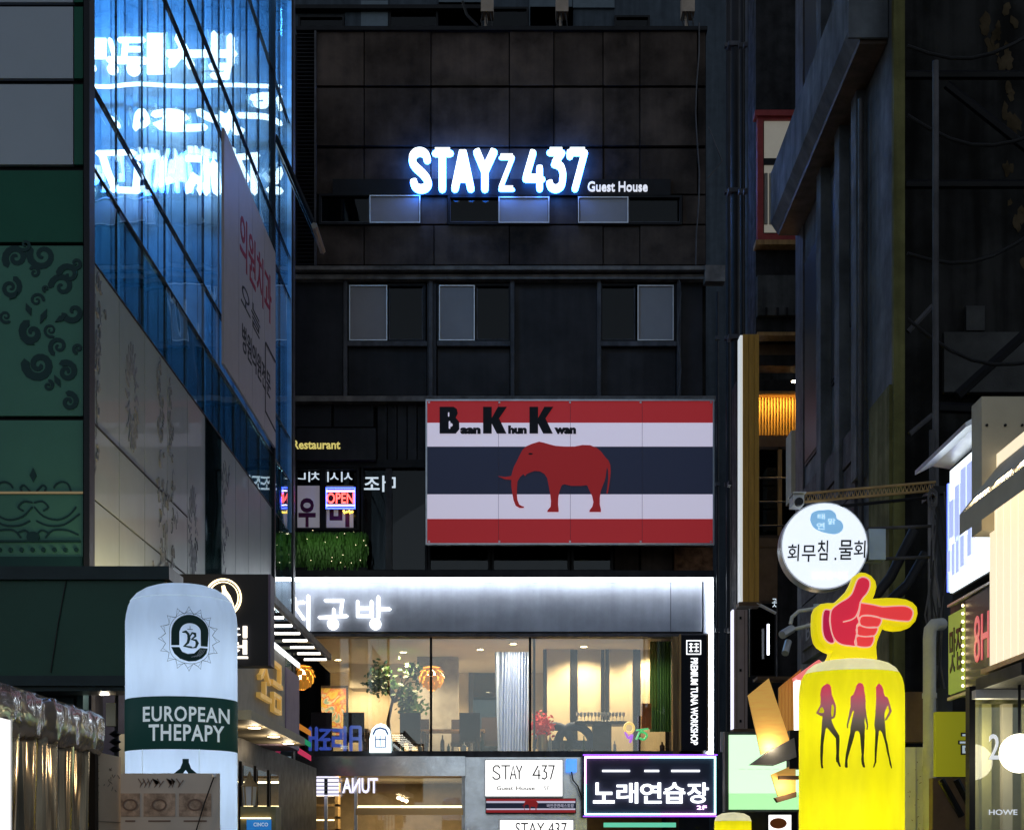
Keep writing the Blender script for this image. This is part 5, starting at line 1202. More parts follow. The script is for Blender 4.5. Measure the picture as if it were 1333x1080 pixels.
# tall wooden vertical light sign
M('sign_wood', (.62, .34, .07), .5, var=.2, scale=3, stretch=(6, 6, .5))
t = T('wooden_vertical_sign', at(975, 785, 25), 'tall wood sided vertical sign with lit white face at the alley', 'sign')
for a, b in ((967, 974.5), (975, 981.5), (982, 988)): MB().bp(a, 435, b, 783, 25, .3).build('side_board', 'sign_wood', t)
E('sign_lit', (.85, .9, .9), .6)
MB().box(xw(963.6, 25), xw(966.8, 25), 25.01, 25.29, zw(785, 25), zw(436, 25)).build('lit_face', 'sign_lit', t)
MB().bp(962, 783, 990, 788, 25 - .02, .34).build('base', 'brown_band', t)
MB().tube([at(985, 785, 25), at(1010, 798, 25)], .025, 6).build('bracket', 'alu', t)
text(MB(), '곳', pm(24.9), 1005, 779, 1011, 790, 0, .02).build('window_letter', 'soft_white', None, 'tiny white glowing characters right of the wooden sign foot', 'lettering')
t = T('pink_vertical_sign', at(964, 950, 24.5), 'pinkish beige narrow sign box with rivets below the wooden sign', 'sign')
M('pink_beige', (.42, .32, .30), .5, var=.1)
MB().bp(955.5, 793, 973, 948, 24.5, .25).build('box', 'pink_beige', t); MB().bp(953.5, 793, 955.2, 948, 24.52, .22).build('lit_edge', 'sign_lilac', t); MB().bp(955, 948, 985, 952, 24.45, .35).build('base', 'brown_band', t)
for py in (804, 872, 938): c = at(964, py, 24.49); MB().lathe([(.018, c.z - .02), (.018, c.z + .02)], (c.x, c.y), 8).build('rivet', 'black_metal', t)
for a in (959, 969): MB().bp(a, 794, a + .6, 947, 24.49, .02).build('groove', 'brown_band', t)
# green and white light box, tilted wooden lamps
t = T('green_lightbox', at(994, 1054, 23), 'glowing white and green light box low in the alley', 'sign')
E('box_mint', (.60, 1, .58), 1.25); E('box_green', (.42, .92, .38), 1.0)
MB().bp(944, 952, 1050, 1056, 23.03, .3).build('box', 'frame_grey', t); MB().bp(949, 956, 1048, 1032, 23, .04).build('face', 'box_mint', t); MB().bp(949, 1032.3, 1048, 1053, 23, .04).build('lower_face', 'box_green', t)
m = MB()
for k in range(5): m.bp(962 + k * 11, 1000, 970 + k * 11, 1001, 22.995, .004)
m.build('print', 'box_green', t)
t = T('tilted_wood_lamp', at(1005, 985, 20), 'tilted plywood panel glowing warm towards its foot', 'lamp')
q = pm(20); M('plywood', (.75, .43, .12), .6, var=.15, stretch=(1, 1, 8), em=(1, .55, .12), es=.35)
MB().prism([(973, 905), (1000, 883), (1027, 963), (990, 982)], q, 0, .05).build('panel', 'plywood', t)
M('grey_hood', (.2, .2, .21), .5, var=.2); MB().prism([(978, 994), (1003, 976), (1033, 960), (1036, 985), (1010, 995)], pm(19.9), -.25, .05).build('hood', 'grey_hood', t)
lamp('plywood_lamp', 'POINT', at(1003, 972, 19.85), 9, (1, .8, .5), t, .08)
MB().bp(1028, 950, 1044, 1000, 19.9, .25).build('mount', 'black_metal', t)
t = T('lower_wood_lamp', at(1020, 1040, 20), 'lower glowing plywood lamp partly behind the yellow inflatable', 'lamp')
MB().prism([(1003, 1008), (1035, 994), (1035, 1032), (1012, 1036)], q, 0, .05).build('panel', 'plywood', t); MB().prism([(1008, 1038), (1036, 1030), (1036, 1037), (1012, 1044)], pm(19.95), -.1, .05).build('hood', 'brown_band', t); MB().bp(1014, 1009, 1040, 1014, 19.8, .1).build('arm', 'brown_band', t)
lamp('lower_plywood_lamp', 'POINT', at(1018, 1022, 19.8), 6, (1, .8, .5), t, .06)
t = T('slatted_awning', at(1035, 960, 21), 'orange lit slatted side wall with coral sign edge behind the yellow inflatable', 'awning')
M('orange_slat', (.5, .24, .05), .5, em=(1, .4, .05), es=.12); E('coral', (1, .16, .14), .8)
for k in range(7): x = 1013 + k * 4.2; MB().prism([(x, 895 - k * 3.5), (x + 3.6, 892 - k * 3.5), (x + 3.6, 962), (x, 962)], pm(21), 0, .05).build('slat', 'orange_slat', t)
MB().prism([(1036, 880), (1066, 858), (1075, 865), (1042, 892)], pm(20.6), -.3, .0).build('coral_edge', 'coral', t); MB().prism([(1036, 885), (1042, 885), (1042, 960), (1037, 960)], pm(20.6), -.2, 0).build('lit_edge', 'box_white', t)
t = T('sticker_plate', at(943, 975, 28), 'small grey plate with red stickers on the alley pipe', 'plate')
MB().bp(938, 952, 948, 978, 28, .05).build('plate', 'alu', t); MB().bp(941, 956, 943.5, 972, 27.97, .03).build('sticker', 'neon_red' if False else 'brick_red', t)
# far small yellow inflatable
TLI('inflatable_yellow', (.86, .80, .008), .55); TLI('inflatable_cream', (.82, .8, .68), .55)
t = T('far_inflatable', (xw(954, 28), 28, 0), 'distant yellow inflatable column top at the bottom edge', 'inflatable')
r_ = 24 * 28 / FPX; MB().lathe([(r_, 0), (r_, zw(1068, 28))], (xw(954, 28), 28), 32, caps=False).build('body', 'inflatable_yellow', t, smooth=40); lamp('inner_light', 'POINT', (xw(954, 28), 28, 1.9), 8, (1, .95, .8), t, .06)
MB().lathe([(r_, zw(1067.9, 28)), (r_ * .9, zw(1062, 28)), (r_ * .6, zw(1058, 28)), (.01, zw(1056.5, 28))], (xw(954, 28), 28), 32, caps=False).build('cap', 'inflatable_cream', t, smooth=60)
t = T('food_picture_sign', at(1015, 1085, 22), 'white sign with a round dish picture beside the far inflatable', 'sign')
MB().bp(1002, 1060, 1030, 1120, 22, .1).build('face', 'box_white', t); MB().prism(ell(1013, 1071, 11, 7), pm(22), .002, .02).build('dish', 'orange_card', t)
# ------------------------------------------------------------ stone building on the right side
M('night_pane', (.01, .013, .02), .35, spec=.3)
XR = 4.2; YA, YB2 = 17.2, 23.2
sb = T('stone_building', (5, 20, 0), 'blue grey stone building with slanting cornice on the right side', 'building')
ztop = EYE + 15
MB().box(XR, 4.315, YA + .02, YB2, 0, ztop).build('wall', 'stone_blue', sb)
MB().bp(1163.5, -100, 1178, 1150, YA - .08, .1).build('corner_strip', 'olive', sb)
for (ya, yb, d, mt) in ((17.2, 18.2, .06, 'olive'), (18.6, 18.9, .12, 'stone_blue'), (19.5, 19.8, .14, 'stone_blue'), (20.7, 21.0, .14, 'stone_blue'), (22.6, 23.2, .03, 'frame_grey')):
    MB().box(XR - d, XR - .002, ya, yb, EYE + (.2 if mt == 'olive' else 4.5), EYE + (5.2 if mt == 'olive' else 15)).build('pilaster', mt, sb)
for (ya, yb, za, zb) in ((18.95, 19.45, 6.6, 9.0), (19.9, 20.6, 6.2, 9.0), (21.1, 22.5, 5.6, 8.6), (18.95, 19.45, 10, 15), (19.9, 20.6, 10, 15), (21.1, 22.5, 10, 15)):
    w_ = MB().box(XR - .02, XR - .004, ya, yb, EYE + za, EYE + zb).build('window', 'black_metal', sb)
    MB().box(XR - .03, XR - .022, ya + .05, yb - .05, EYE + za + .05, EYE + zb - .05).build('pane', 'night_pane', w_)
M('siding', (.06, .055, .066), .7, var=.35, scale=4)
for k in range(6): MB().box(XR - .09 - .012 * (k % 2), XR - .003, 18.8, 22.4, EYE + 2.7 + k * .42, EYE + 3.09 + k * .42).build('siding_board', 'siding', sb)
M('band_text', (.28, .27, .29), .7); MB().box(XR - .13, XR - .1, 18.8, 22.2, EYE + 2.85, EYE + 3.3).build('sign_band', 'siding', sb); text(MB(), 'BOARD', wallR(XR - .13), 21.8, 3.2, 19.6, 2.95, .001, .006).build('lettering', 'band_text', sb)
co = MB(); Xo = 3.78
sec = [(XR - .005, 10.2), (XR - .005, 9.25), (Xo + .1, 9.25), (Xo, 9.4), (Xo, 10.15)]
i0 = len(co.v)
for yy in (17.5, 23.1): co.v += [Vector((a, yy, EYE + h)) for a, h in sec]
co.f += [tuple(range(5))[::-1], tuple(range(5, 10))] + [(k, (k + 1) % 5, 5 + (k + 1) % 5, 5 + k) for k in range(5)]
co.build('cornice', 'stone_blue', sb)
MB().box(Xo - .04, XR - .01, 17.46, 17.5, EYE + 9.22, EYE + 10.25).build('cornice_end', 'stone_blue', sb)
MB().box(Xo + .1, XR - .01, 17.52, 23.0, EYE + 9.18, EYE + 9.245).build('cornice_soffit', 'wood_dark', sb)
MB().tube([(XR - .1, 18.45, EYE + 1), (XR - .1, 18.45, EYE + 9)], .035, 8).build('conduit', 'frame_grey', sb)
# ------------------------------------------------------------ dark back wall with steel frame on the far right
dw = T('weathered_back_wall', (7, 20, 0), 'dark weathered wall with peeling paint above the right hand shops', 'wall')
YW = 18.0
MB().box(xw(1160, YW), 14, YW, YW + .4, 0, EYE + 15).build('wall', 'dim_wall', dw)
for P in ([(1300, 0), (1318, 0), (1322, 60), (1310, 90), (1296, 82), (1302, 40)], [(1282, 30), (1296, 24), (1302, 60), (1290, 80), (1280, 50)], [(1308, 115), (1325, 112), (1326, 220), (1312, 235), (1306, 170)], [(1318, 250), (1333, 246), (1340, 340), (1312, 345), (1322, 300)], [(1258, 545), (1275, 540), (1280, 570), (1264, 575)]): 
    xs = [p_[0] for p_ in P]; ys = [p_[1] for p_ in P]
    for k in range(9):
        cx_ = random.uniform(min(xs), max(xs)); cy2 = random.uniform(min(ys), max(ys)); n_ = random.randint(7, 11); s_ = random.uniform(3, 9)
        MB().prism([(cx_ + s_ * random.uniform(.4, 1.1) * math.cos(2 * math.pi * j / n_), cy2 + s_ * random.uniform(.6, 2.0) * math.sin(2 * math.pi * j / n_)) for j in range(n_)], pm(YW), 0, .003 + .0008 * k).build('paint_patch', 'peel', dw)
MB().bp(1229, 432, 1345, 510, YW - .25, .1).build('grey_sheet', 'concrete', dw)
MB().bp(1258, 398, 1282, 430, YW - .1, .1).build('cover_plate', 'concrete', dw)
fr = T('steel_frame', (xw(1218, 17), 17, 0), 'dark steel post and braces standing before the weathered wall', 'frame')
MB().tube([at(1218, 1180, 16.6), at(1218, 80, 16.6)], .035, 10).build('post', 'frame_grey', fr, smooth=40); MB().tube([at(1213, 560, 16.5), at(1213, 700, 16.5)], .03, 8).build('conduit', 'frame_grey', fr, smooth=40)
for a, b, r_ in (((1182, 432), (1214, 398), .03), ((1184, 565), (1214, 540), .03), ((1246, 515), (1345, 425), .06), ((1178, 240), (1345, 240), .05), ((1178, 98), (1345, 98), .05), ((1222, 530), (1345, 535), .06), ((1232, 110), (1345, 200), .05)): MB().tube([at(*a, 17.2), at(*b, 17.2)], r_, 6).build('brace', 'black_metal' if r_ > .03 else 'frame_grey', fr)
wc = ['sagging black cable high on the weathered wall', 'second sagging cable just below the highest', 'cable drooping past the grey sheet', 'low slack cable above the shop signs']
for k, (y0_, y1_) in enumerate(((60, 40), (150, 175), (330, 300), (415, 470))):
    MB().tube([at(1181 + 28 * j, y0_ + (y1_ - y0_) * j / 6 + 26 * math.sin(math.pi * j / 6), 16.9) for j in range(7)], .02, 6).build('wall_cable', 'cable', None, wc[k], 'cable', 'cables across the weathered wall', smooth=60)
for k, (px, a_, b_2, lab) in enumerate(((884, 362, 520, 'thin cable clipped down the fourth storey right edge'), (908, 30, 345, 'thin cable down the top storey right edge'))):
    MB().tube([at(px + 2.5 * math.sin(j * 1.3 + k), a_ + (b_2 - a_) * j / 8, F - .08) for j in range(9)], .016, 5).build('facade_cable', 'frame_grey', None, lab, 'cable', smooth=60)
# ------------------------------------------------------------ lattice arm, round sign, camera
YRS = 13.0
t = T('lattice_arm', at(1215, 660, YRS), 'golden lattice arm reaching out above the round sign', 'bracket')
M('gold_steel', (.42, .28, .13), .45, metal=.6, var=.3)
a0, a1 = Vector(at(1036, 654, YRS)), Vector(at(1218, 638, YRS)); up = Vector((0, 0, .07))
MB().tube([a0, a1], .012, 6).build('chord', 'gold_steel', t); MB().tube([a0 + up, a1 + up], .012, 6).build('chord', 'gold_steel', t); MB().tube([a0 + Vector((.15, .02, -.05)), a1 + Vector((0, .02, -.05))], .014, 6).build('chord', 'black_metal', t)
m = MB()
for k in range(34):
    p = a0.lerp(a1, k / 34); r2 = a0.lerp(a1, (k + .5) / 34) + up; r3 = a0.lerp(a1, (k + 1) / 34); m.tube([p, r2, r3], .005, 5)
m.build('lacing', 'gold_steel', t, kind='stuff')
t = T('round_sign', at(1073, 768, YRS), 'round white lit sign with blue cloud and black Korean lettering', 'sign')
c = at(1073.5, 710, YRS); rr = 57 * YRS / FPX
def disc(r, y0, y1, n=48):
    m = MB(); 
    for y_ in (y0, y1): m.v += [Vector((c.x + r * math.cos(2 * math.pi * k / n), y_, c.z + r * math.sin(2 * math.pi * k / n))) for k in range(n)]
    m.f = [tuple(range(n)), tuple(range(n, 2 * n))[::-1]] + [(k + n, (k + 1) % n + n, (k + 1) % n, k) for k in range(n)]; return m
disc(rr, YRS + .01, YRS + .18).build('rim', 'alu', t, smooth=40)
E('round_face', (.80, .88, 1), .95); disc(rr * .965, YRS - .005, YRS + .02).build('face', 'round_face', t, smooth=40)
q = pm(YRS); O_ = lambda P: cr(P, 1000, 630, 5.332)
E('cloud_blue', (.12, .42, .78), .75)
cl_ = [(290, 250), (300, 205), (340, 185), (380, 182), (430, 180), (465, 205), (475, 240), (505, 260), (520, 295), (505, 330), (460, 348), (400, 340), (340, 320), (305, 290)]
MB().prism(smoothline(O_(cl_ + cl_[:1]), 3)[:-1], q, .006, .01).build('cloud', 'cloud_blue', t)
E('cloud_text', (.6, .85, 1), .9)
for ch, (x0, y0, x1, y1) in (('태', (342, 208, 390, 245)), ('맑', (415, 240, 465, 280)), ('연', (335, 270, 390, 315))):
    (u0, v0), (u1, v1) = O_([(x0, y0), (x1, y1)]); text(MB(), ch, q, u0, v0, u1, v1, .011, .014).build('letter', 'cloud_text', t)
for ch, (x0, y0, x1, y1) in (('회', (133, 418, 215, 535)), ('무', (232, 425, 328, 540)), ('침', (342, 390, 415, 530)), ('.', (458, 510, 472, 528)), ('물', (490, 388, 585, 525)), ('회', (592, 392, 676, 512))):
    (u0, v0), (u1, v1) = O_([(x0, y0), (x1, y1)]); text(MB(), ch, q, u0, v0, u1, v1, .006, .012, bold=.008, shear=.05).build('letter', 'sign_black', t)
E('faint_pink', (.95, .72, .70), .9); (u0, v0), (u1, v1) = O_([(300, 605), (550, 660)]); text(MB(), '전문음식점', q, u0, v0, u1, v1, .006, .009).build('lettering', 'faint_pink', t)
M('pale_blue_box', (.40, .50, .62), .5, var=.1)
MB().bp(1131, 688, 1153, 728, YRS + .05, .2).build('ballast_box', 'pale_blue_box', t)
for py in (686, 726): MB().tube([at(1128, py + 2, YRS + .1), at(1226, py - 2, YRS + .1)], .014, 8).build('arm', 'frame_grey', t)
m = MB(); m.tube([q(u, v, -.05) for u, v in ell(1056, 652, 9, 8, 14, 0, 355)], .014, 6); m.build('cable_loop', 'cable', t)
t = T('security_camera', at(1036, 668, YRS - .1), 'small white security camera at the tip of the lattice arm', 'camera')
c2 = at(1037, 655, YRS - .12)
M('camera_white', (.6, .62, .65), .4); MB().box(c2.x - .045, c2.x + .045, c2.y - .1, c2.y + .1, c2.z - .03, c2.z + .055).build('body', 'camera_white', t)
m = MB()
for y_, r_ in ((c2.y - .13, .034), (c2.y - .09, .038)): m.v += [Vector((c2.x + r_ * math.cos(R(30 * k)), y_, c2.z - .012 + r_ * math.sin(R(30 * k)))) for k in range(12)]
m.f = [tuple(range(12)), tuple(range(12, 24))[::-1]] + [(k + 12, (k + 1) % 12 + 12, (k + 1) % 12, k) for k in range(12)]; m.build('lens', 'sign_black', t, smooth=40)
MB().box(c2.x - .055, c2.x + .055, c2.y - .14, c2.y + .1, c2.z + .057, c2.z + .066).build('hood', 'camera_white', t)
t = T('arm_lamp', at(1030, 830, 14.5), 'white bent arm holding two small spotlights left of the pointing hand', 'lamp')
MB().tube([at(1060, 792, 14.5), at(1040, 795, 14.5), at(1031, 803, 14.5), at(1029, 812, 14.5)], .018, 8).build('arm', 'white_paint', t, smooth=50); MB().tube([at(1060, 812, 14.5), at(1032, 819, 14.5)], .018, 8).build('arm', 'white_paint', t, smooth=50)
MB().tube([at(1018, 826, 14.4), at(1031, 818, 14.5)], .04, 10).build('spot_head', 'alu', t, smooth=40); MB().tube([at(1022, 850, 14.4), at(1026, 835, 14.5)], .035, 10).build('spot_head', 'alu', t, smooth=40)
MB().tube([at(1063, 786, 14.6), at(1063, 820, 14.6)], .03, 8).build('clamp', 'pale_blue_box', t, smooth=40)
# column with cables on the right
t = T('cable_column', (xw(1227, 12.9), 12.9, 0), 'dark column wrapped with hanging cables beside the shop signs', 'column')
M('column_grey', (.04, .044, .05), .6, var=.3, streak=.4)
MB().bp(1220, 640, 1240, 1200, 12.9, .3).build('shaft', 'column_grey', t); MB().bp(1216, 632, 1242, 642, 12.85, .4).build('cap', 'black_metal', t)
for k in range(7):
    x = 1212 + k * 2.6; P = [at(x + random.uniform(-3, 3) + 5 * math.sin(j * .9 + k), 640 + j * 32, 12.8) for j in range(9)]; MB().tube(P, .011 if k % 2 else .007, 5).build('cable', 'cable' if k % 3 else 'frame_grey', t, smooth=60)
for k in range(3): MB().tube([at(1214 + 6 * math.cos(a * .7 + k), 646 + 10 * math.sin(a * .7 + k) + k * 3, 12.75) for a in range(10)], .007, 5).build('cable_coil', 'frame_grey', t, smooth=60)
for a, b in (((1190, 690), (1120, 800)), ((1205, 720), (1150, 790))): MB().tube([at(*a, 14.6), at((a[0] + b[0]) / 2 + 4, (a[1] + b[1]) / 2 + 6, 14.6), at(*b, 14.6)], .05, 8).build('hose', 'dark_steel', t, smooth=60)
# ------------------------------------------------------------ white drain pipe, boards
t = T('white_drain_pipe', at(1208, 1180, 12.5), 'white plastic drain pipe with elbow on the right wall', 'pipe')
MB().tube([at(1210, 1180, 12.5), at(1210, 830, 12.5), at(1211, 819, 12.5), at(1216, 813, 12.5), at(1226, 812, 12.6)], .052, 12).build('pipe', 'pvc', t, smooth=50)
for py in (905, 1000): c3 = at(1210, py, 12.5); MB().lathe([(.06, c3.z - .02), (.06, c3.z + .02)], (c3.x, c3.y), 14).build('collar', 'pvc', t)
t = T('white_notice_board', at(1192, 1120, 12.6), 'weathered white board with handwriting below the drain pipe', 'board')
MB().bp(1180, 972, 1192, 1150, 12.6, .05).build('leaf', 'white_paint', t); MB().bp(1193, 972, 1205, 1150, 12.62, .05).build('leaf', 'white_paint', t)
m = MB()
for k in range(16): x = random.uniform(1182, 1200); y_ = random.uniform(990, 1080); m.rib([(x, y_), (x + random.uniform(-2, 3), y_ + random.uniform(-2, 3))], .7, pm(12.6), .001, .003 + .0002 * k, caps=0)
m.build('handwriting', 'ink', t, kind='stuff')
MB().bp(1180, 900, 1208, 965, 13.5, .2).build('brown_crate_panel', 'brown_band', None, 'brown board fixed behind the white drain pipe', 'board')
# ------------------------------------------------------------ shop signs on the right
SX = 2.95
t = T('blue_white_sign', (SX, 10.1, EYE + 1.74), 'bright white sign with pale blue blocks under a curved lit hood', 'sign')
E('cold_white', (.84, .95, 1), 2.0)
MB().box(SX + .01, SX + .35, 9.5, 10.5, EYE + 1.74, EYE + 2.6).build('box', 'column_grey', t); MB().box(SX - .01, SX + .01, 9.5, 10.49, EYE + 1.75, EYE + 2.58).build('face', 'cold_white', t)
q = wallR(SX - .01); E('lilac_print', (.42, .52, .95), .9)
for (a, b, c_, d) in ((10.40, 10.30, 2.1, 2.35), (10.27, 10.17, 2.05, 2.42), (10.14, 10.02, 2.1, 2.5), (9.99, 9.85, 2.15, 2.5), (10.45, 10.38, 1.88, 2.02), (10.34, 10.28, 1.84, 2.05), (10.24, 10.18, 1.84, 2.08), (10.14, 10.06, 1.86, 2.06), (9.98, 9.9, 1.9, 2.1)): MB().prism([(a, c_), (b, c_), (b, d), (a, d)], q, .001, .03).build('letter_block', 'lilac_print', t)
hd = MB(); pr = [(SX + .02, 2.62), (SX - .10, 2.64), (SX - .22, 2.58), (SX - .22, 2.61), (SX - .10, 2.68), (SX + .02, 2.67)]
for yy in (9.4, 10.6): hd.v += [Vector((a, yy, EYE + h)) for a, h in pr]
hd.f = [tuple(range(6))[::-1], tuple(range(6, 12))] + [(k, (k + 1) % 6, 6 + (k + 1) % 6, 6 + k) for k in range(6)]; hd.build('hood', 'alu', t)
E('blue_edge', (.05, .12, 1), 2.0); MB().box(SX - .02, SX + .1, 10.505, 10.53, EYE + 1.76, EYE + 2.5).build('edge_glow', 'blue_edge', t)
t = T('led_board_sign', (SX, 10, EYE + 1.0), 'dark LED board with red numeral, bulb row and green side panel', 'sign')
M('led_dark', (.05, .06, .08), .4); M('led_green', (.25, .33, .07), .5, em=(.5, .65, .1), es=.3)
MB().box(SX + .01, SX + .2, 9.3, 10.55, EYE + 1.04, EYE + 1.66).build('box', 'column_grey', t); MB().box(SX - .006, SX + .01, 9.3, 10.14, EYE + 1.06, EYE + 1.64).build('face', 'led_dark', t); MB().box(SX - .006, SX + .01, 10.16, 10.54, EYE + 1.06, EYE + 1.60).build('side_face', 'led_green', t)
E('led_red', (1, .05, .08), .55); text(MB(), '8H', wallR(SX - .006), 9.93, 1.5, 9.62, 1.2, .001, .006, bold=.0).build('numeral', 'led_red', t)
text(MB(), '맛집', wallR(SX - .006), 10.5, 1.5, 10.22, 1.2, .001, .006, bold=.01).build('lettering', 'sign_black', t)
E('bulb_gold', (1, .72, .35), 9)
for k in range(11): c4 = (SX - .02, 10.15, EYE + 1.08 + k * .053); MB().lathe([(.004, c4[2] - .009), (.010, c4[2]), (.004, c4[2] + .009)], c4[:2], 8).build('bulb', 'bulb_gold', t)
MB().box(SX - .012, SX + .01, 9.3, 10.55, EYE + 1.02, EYE + 1.04).box(SX - .012, SX + .01, 9.3, 10.55, EYE + 1.66, EYE + 1.675).build('trim', 'alu', t)
lamp('bulb_row_light', 'POINT', (SX - .12, 10.12, EYE + 1.35), 1.0, (1, .7, .3), t, .1)
t = T('yellow_shop_sign', at(1240, 1012, 10.8), 'yellow green sign panel with outlined Korean character', 'sign')
M('lime_yellow', (.42, .42, .02), .5, em=(.6, .58, .02), es=.2); MB().bp(1218, 926, 1275, 1010, 10.8, .06).build('panel', 'lime_yellow', t)
text(MB(), '금', pm(10.8), 1247, 953, 1278, 982, .002, .006, bold=.05).build('outline', 'sign_black', t); text(MB(), '금', pm(10.8), 1249, 955, 1276, 980, .007, .010, bold=.012).build('letter', 'print_white', t)
MB().box(xw(1214, 11.2), 3.6, 11.2, 11.3, 0, zw(1012, 11.2)).build('brown_hoarding', 'brown_band', None, 'brown boarding below the yellow sign panel', 'hoarding')
for k, (a, b) in enumerate((((1225, 1014), (1252, 1062)), ((1245, 1014), (1268, 1058)))): MB().tube([at(*a, 11.1), at(*b, 11.1)], .025, 6).build('brace_bar', 'black_metal', None, ('left', 'right')[k] + ' one of two slanting dark bars under the yellow sign', 'bar', 'slanting bars under the yellow sign')
# ------------------------------------------------------------ near right shop with lit awning
t = T('lit_awning_shop', (2.8, 8.6, 0), 'beige shop awning with brightly lit ribbed panel at the right edge', 'shop front')
MB().box(xw(1278, 8.95), 4, 8.95, 9.15, zw(690, 8.95), zw(516, 8.95)).build('end_panel', 'beige_paint', t)
for k, px in enumerate((1285, 1309, 1331)): c5 = at(px, 553, 8.94); m = MB(); m.v = [Vector((c5.x + .008 * math.cos(R(45 * j)), y_, c5.z + .008 * math.sin(R(45 * j)))) for y_ in (8.94, 8.95) for j in range(8)]; m.f = [tuple(range(8))] + [(j + 8, (j + 1) % 8 + 8, (j + 1) % 8, j) for j in range(8)]; m.build('screw', 'black_metal', t)
aw = MB(); A = at(1249, 697, 8.9); B2 = at(1420, 480, 8.9)
aw.v = [Vector(p) for p in ((A.x, 8.9, A.z), (B2.x, 8.9, B2.z), (B2.x, 8.9, B2.z + .12), (A.x, 8.9, A.z + .12), (A.x, 6.5, A.z), (B2.x, 6.5, B2.z), (B2.x, 6.5, B2.z + .12), (A.x, 6.5, A.z + .12))]
aw.f = [(0, 1, 2, 3), (7, 6, 5, 4), (4, 5, 1, 0), (1, 5, 6, 2), (3, 2, 6, 7), (0, 3, 7, 4)]; aw.build('awning', 'beige_paint', t)
M('ribbed_cream', (.75, .66, .50), .5, em=(1, .84, .58), es=.95)
XP = 2.76
for k in range(9): y_ = 8.98 - k * .13; MB().box(XP + .008, XP + .04, y_ - .06, y_ + .06, EYE + 1.07, EYE + 2.12).build('rib_panel', 'ribbed_cream', t)
MB().box(XP + .02, XP + .06, 7.7, 9.05, EYE + 1.05, EYE + 2.3).build('panel_back', 'ribbed_cream', t); MB().box(XP - .04, XP + .06, 7.7, 9.06, EYE + 1.03, EYE + 1.06).build('panel_trim', 'brass', t)
E('awning_bulb', (1, .82, .52), 20)
for k in range(3):
    y_ = 8.65 - .4 * k; MB().box(XP - .12, XP - .06, y_ - .1, y_ + .1, EYE + 2.02 + .0, EYE + 2.04).build('light_bar', 'awning_bulb', t)
    lamp('awning_lamp', 'AREA', (XP - .13, y_, EYE + 2.0), 7, (1, .80, .5), t, .1, .25, rot=(0, R(15), 0))
MB().box(XP - .08, 4, 8.2, 9.02, EYE + .93, EYE + 1.0).build('canopy', 'black_metal', t); MB().box(XP - .1, 4, 8.95, 9.03, EYE + .88, EYE + .93).build('canopy_edge', 'alu', t)
w_ = MB().ring(1262, 893, 1480, 1180, 9.1, .08, .035).build('window', 'black_metal', t); MB().bp(1264, 895, 1480, 1180, 9.13, .01).build('pane', 'clear_glass', w_)
E('frost_white', (.8, .88, 1), .55); text(MB(), '2', pm(9.13), 1287, 955, 1301, 988, .004, .008, bold=.01).build('numeral', 'frost_white', w_); text(MB(), 'HOWE', pm(9.13), 1287, 1053, 1324, 1060, .004, .008, bold=.01).build('lettering', 'frost_white', w_)
M('shop_olive', (.28, .27, .12), .7, var=.25); MB().box(2.83, 4.6, 9.62, 9.7, 0, EYE + .95).build('inner_wall', 'shop_olive', t)
for k in range(4): x = 2.86 + k * .13; MB().box(x, x + .06, 9.5, 9.56, 0, EYE + .9).build('inner_post', ('shop_olive', 'beige_paint')[k % 2], t)
MB().box(2.83, 4.6, 9.2, 9.6, EYE + .93, EYE + .96).build('inner_ceiling', 'shop_olive', t)
t2 = T('globe_lamp', at(1327, 1006, 8.7), 'glowing round globe lamp at the right edge', 'lamp')
c6 = at(1327, 980, 8.7); rg = 25.5 * 8.7 / FPX
E('globe', (1, .93, .72), 5); MB().lathe([(max(.002, rg * math.sin(R(a))), c6.z - rg * math.cos(R(a))) for a in range(0, 181, 12)], (c6.x, c6.y), 24, caps=False).build('globe', 'globe', t2, smooth=60)
MB().tube([c6 + Vector((0, 0, rg)), (c6.x, c6.y, EYE + .93)], .008, 6).build('cord', 'cable', t2)
lamp('shop_fill_light', 'POINT', c6 + Vector((-.05, .62, .1)), 8, (1, .85, .55), t2, .1)  # added lamp behind the pane, brightens the shop, apart from the globe
# ------------------------------------------------------------ yellow inflatable with pointing hand
YY, cyp = 11.85, 1108.5; ry = .40; XY = xw(cyp, YY); zy = lambda py: zw(py, YY)
yi = T('pointing_hand_inflatable', (XY, YY, 0), 'yellow inflatable column with red pointing hand and three printed silhouettes', 'inflatable')
pq = [(ry * .98, 0), (ry, .05), (ry, zy(1000)), (ry, zy(905)), (ry * .985, zy(893)), (ry * .95, zy(884)), (ry * .90, zy(877.5))]
pf = []
for (ra, za), (rb_, zb) in zip(pq[:-1], pq[1:]):
    n = max(1, int((zb - za) / .03)) if za > 2.2 else 1
    pf += [(ra + (rb_ - ra) * k / n, za + (zb - za) * k / n) for k in range(n)]
pf.append(pq[-1])
pucker(MB().lathe(pf, (XY, YY), 144, caps=False), (XY, YY), zy(880), .004, 40, .06, 3).build('body', 'inflatable_yellow', yi, smooth=60)
for k in range(4): lamp('inner_light', 'POINT', (XY, YY, .4 + .72 * k), 8, (1, 1, .9), yi, .06)
pucker(MB().lathe([(ry * .90, zy(877.6)), (ry * .84, zy(871)), (ry * .72, zy(865)), (ry * .55, zy(861)), (ry * .3, zy(858.5)), (.01, zy(858))], (XY, YY), 144, caps=False), (XY, YY), zy(880), .004, 40, .06, 3).build('cap', 'inflatable_cream', yi, smooth=60)
m = bpy.data.materials.new('silhouette_print'); m.use_nodes = True; MATS['silhouette_print'] = m
n_, l_ = m.node_tree.nodes, m.node_tree.links
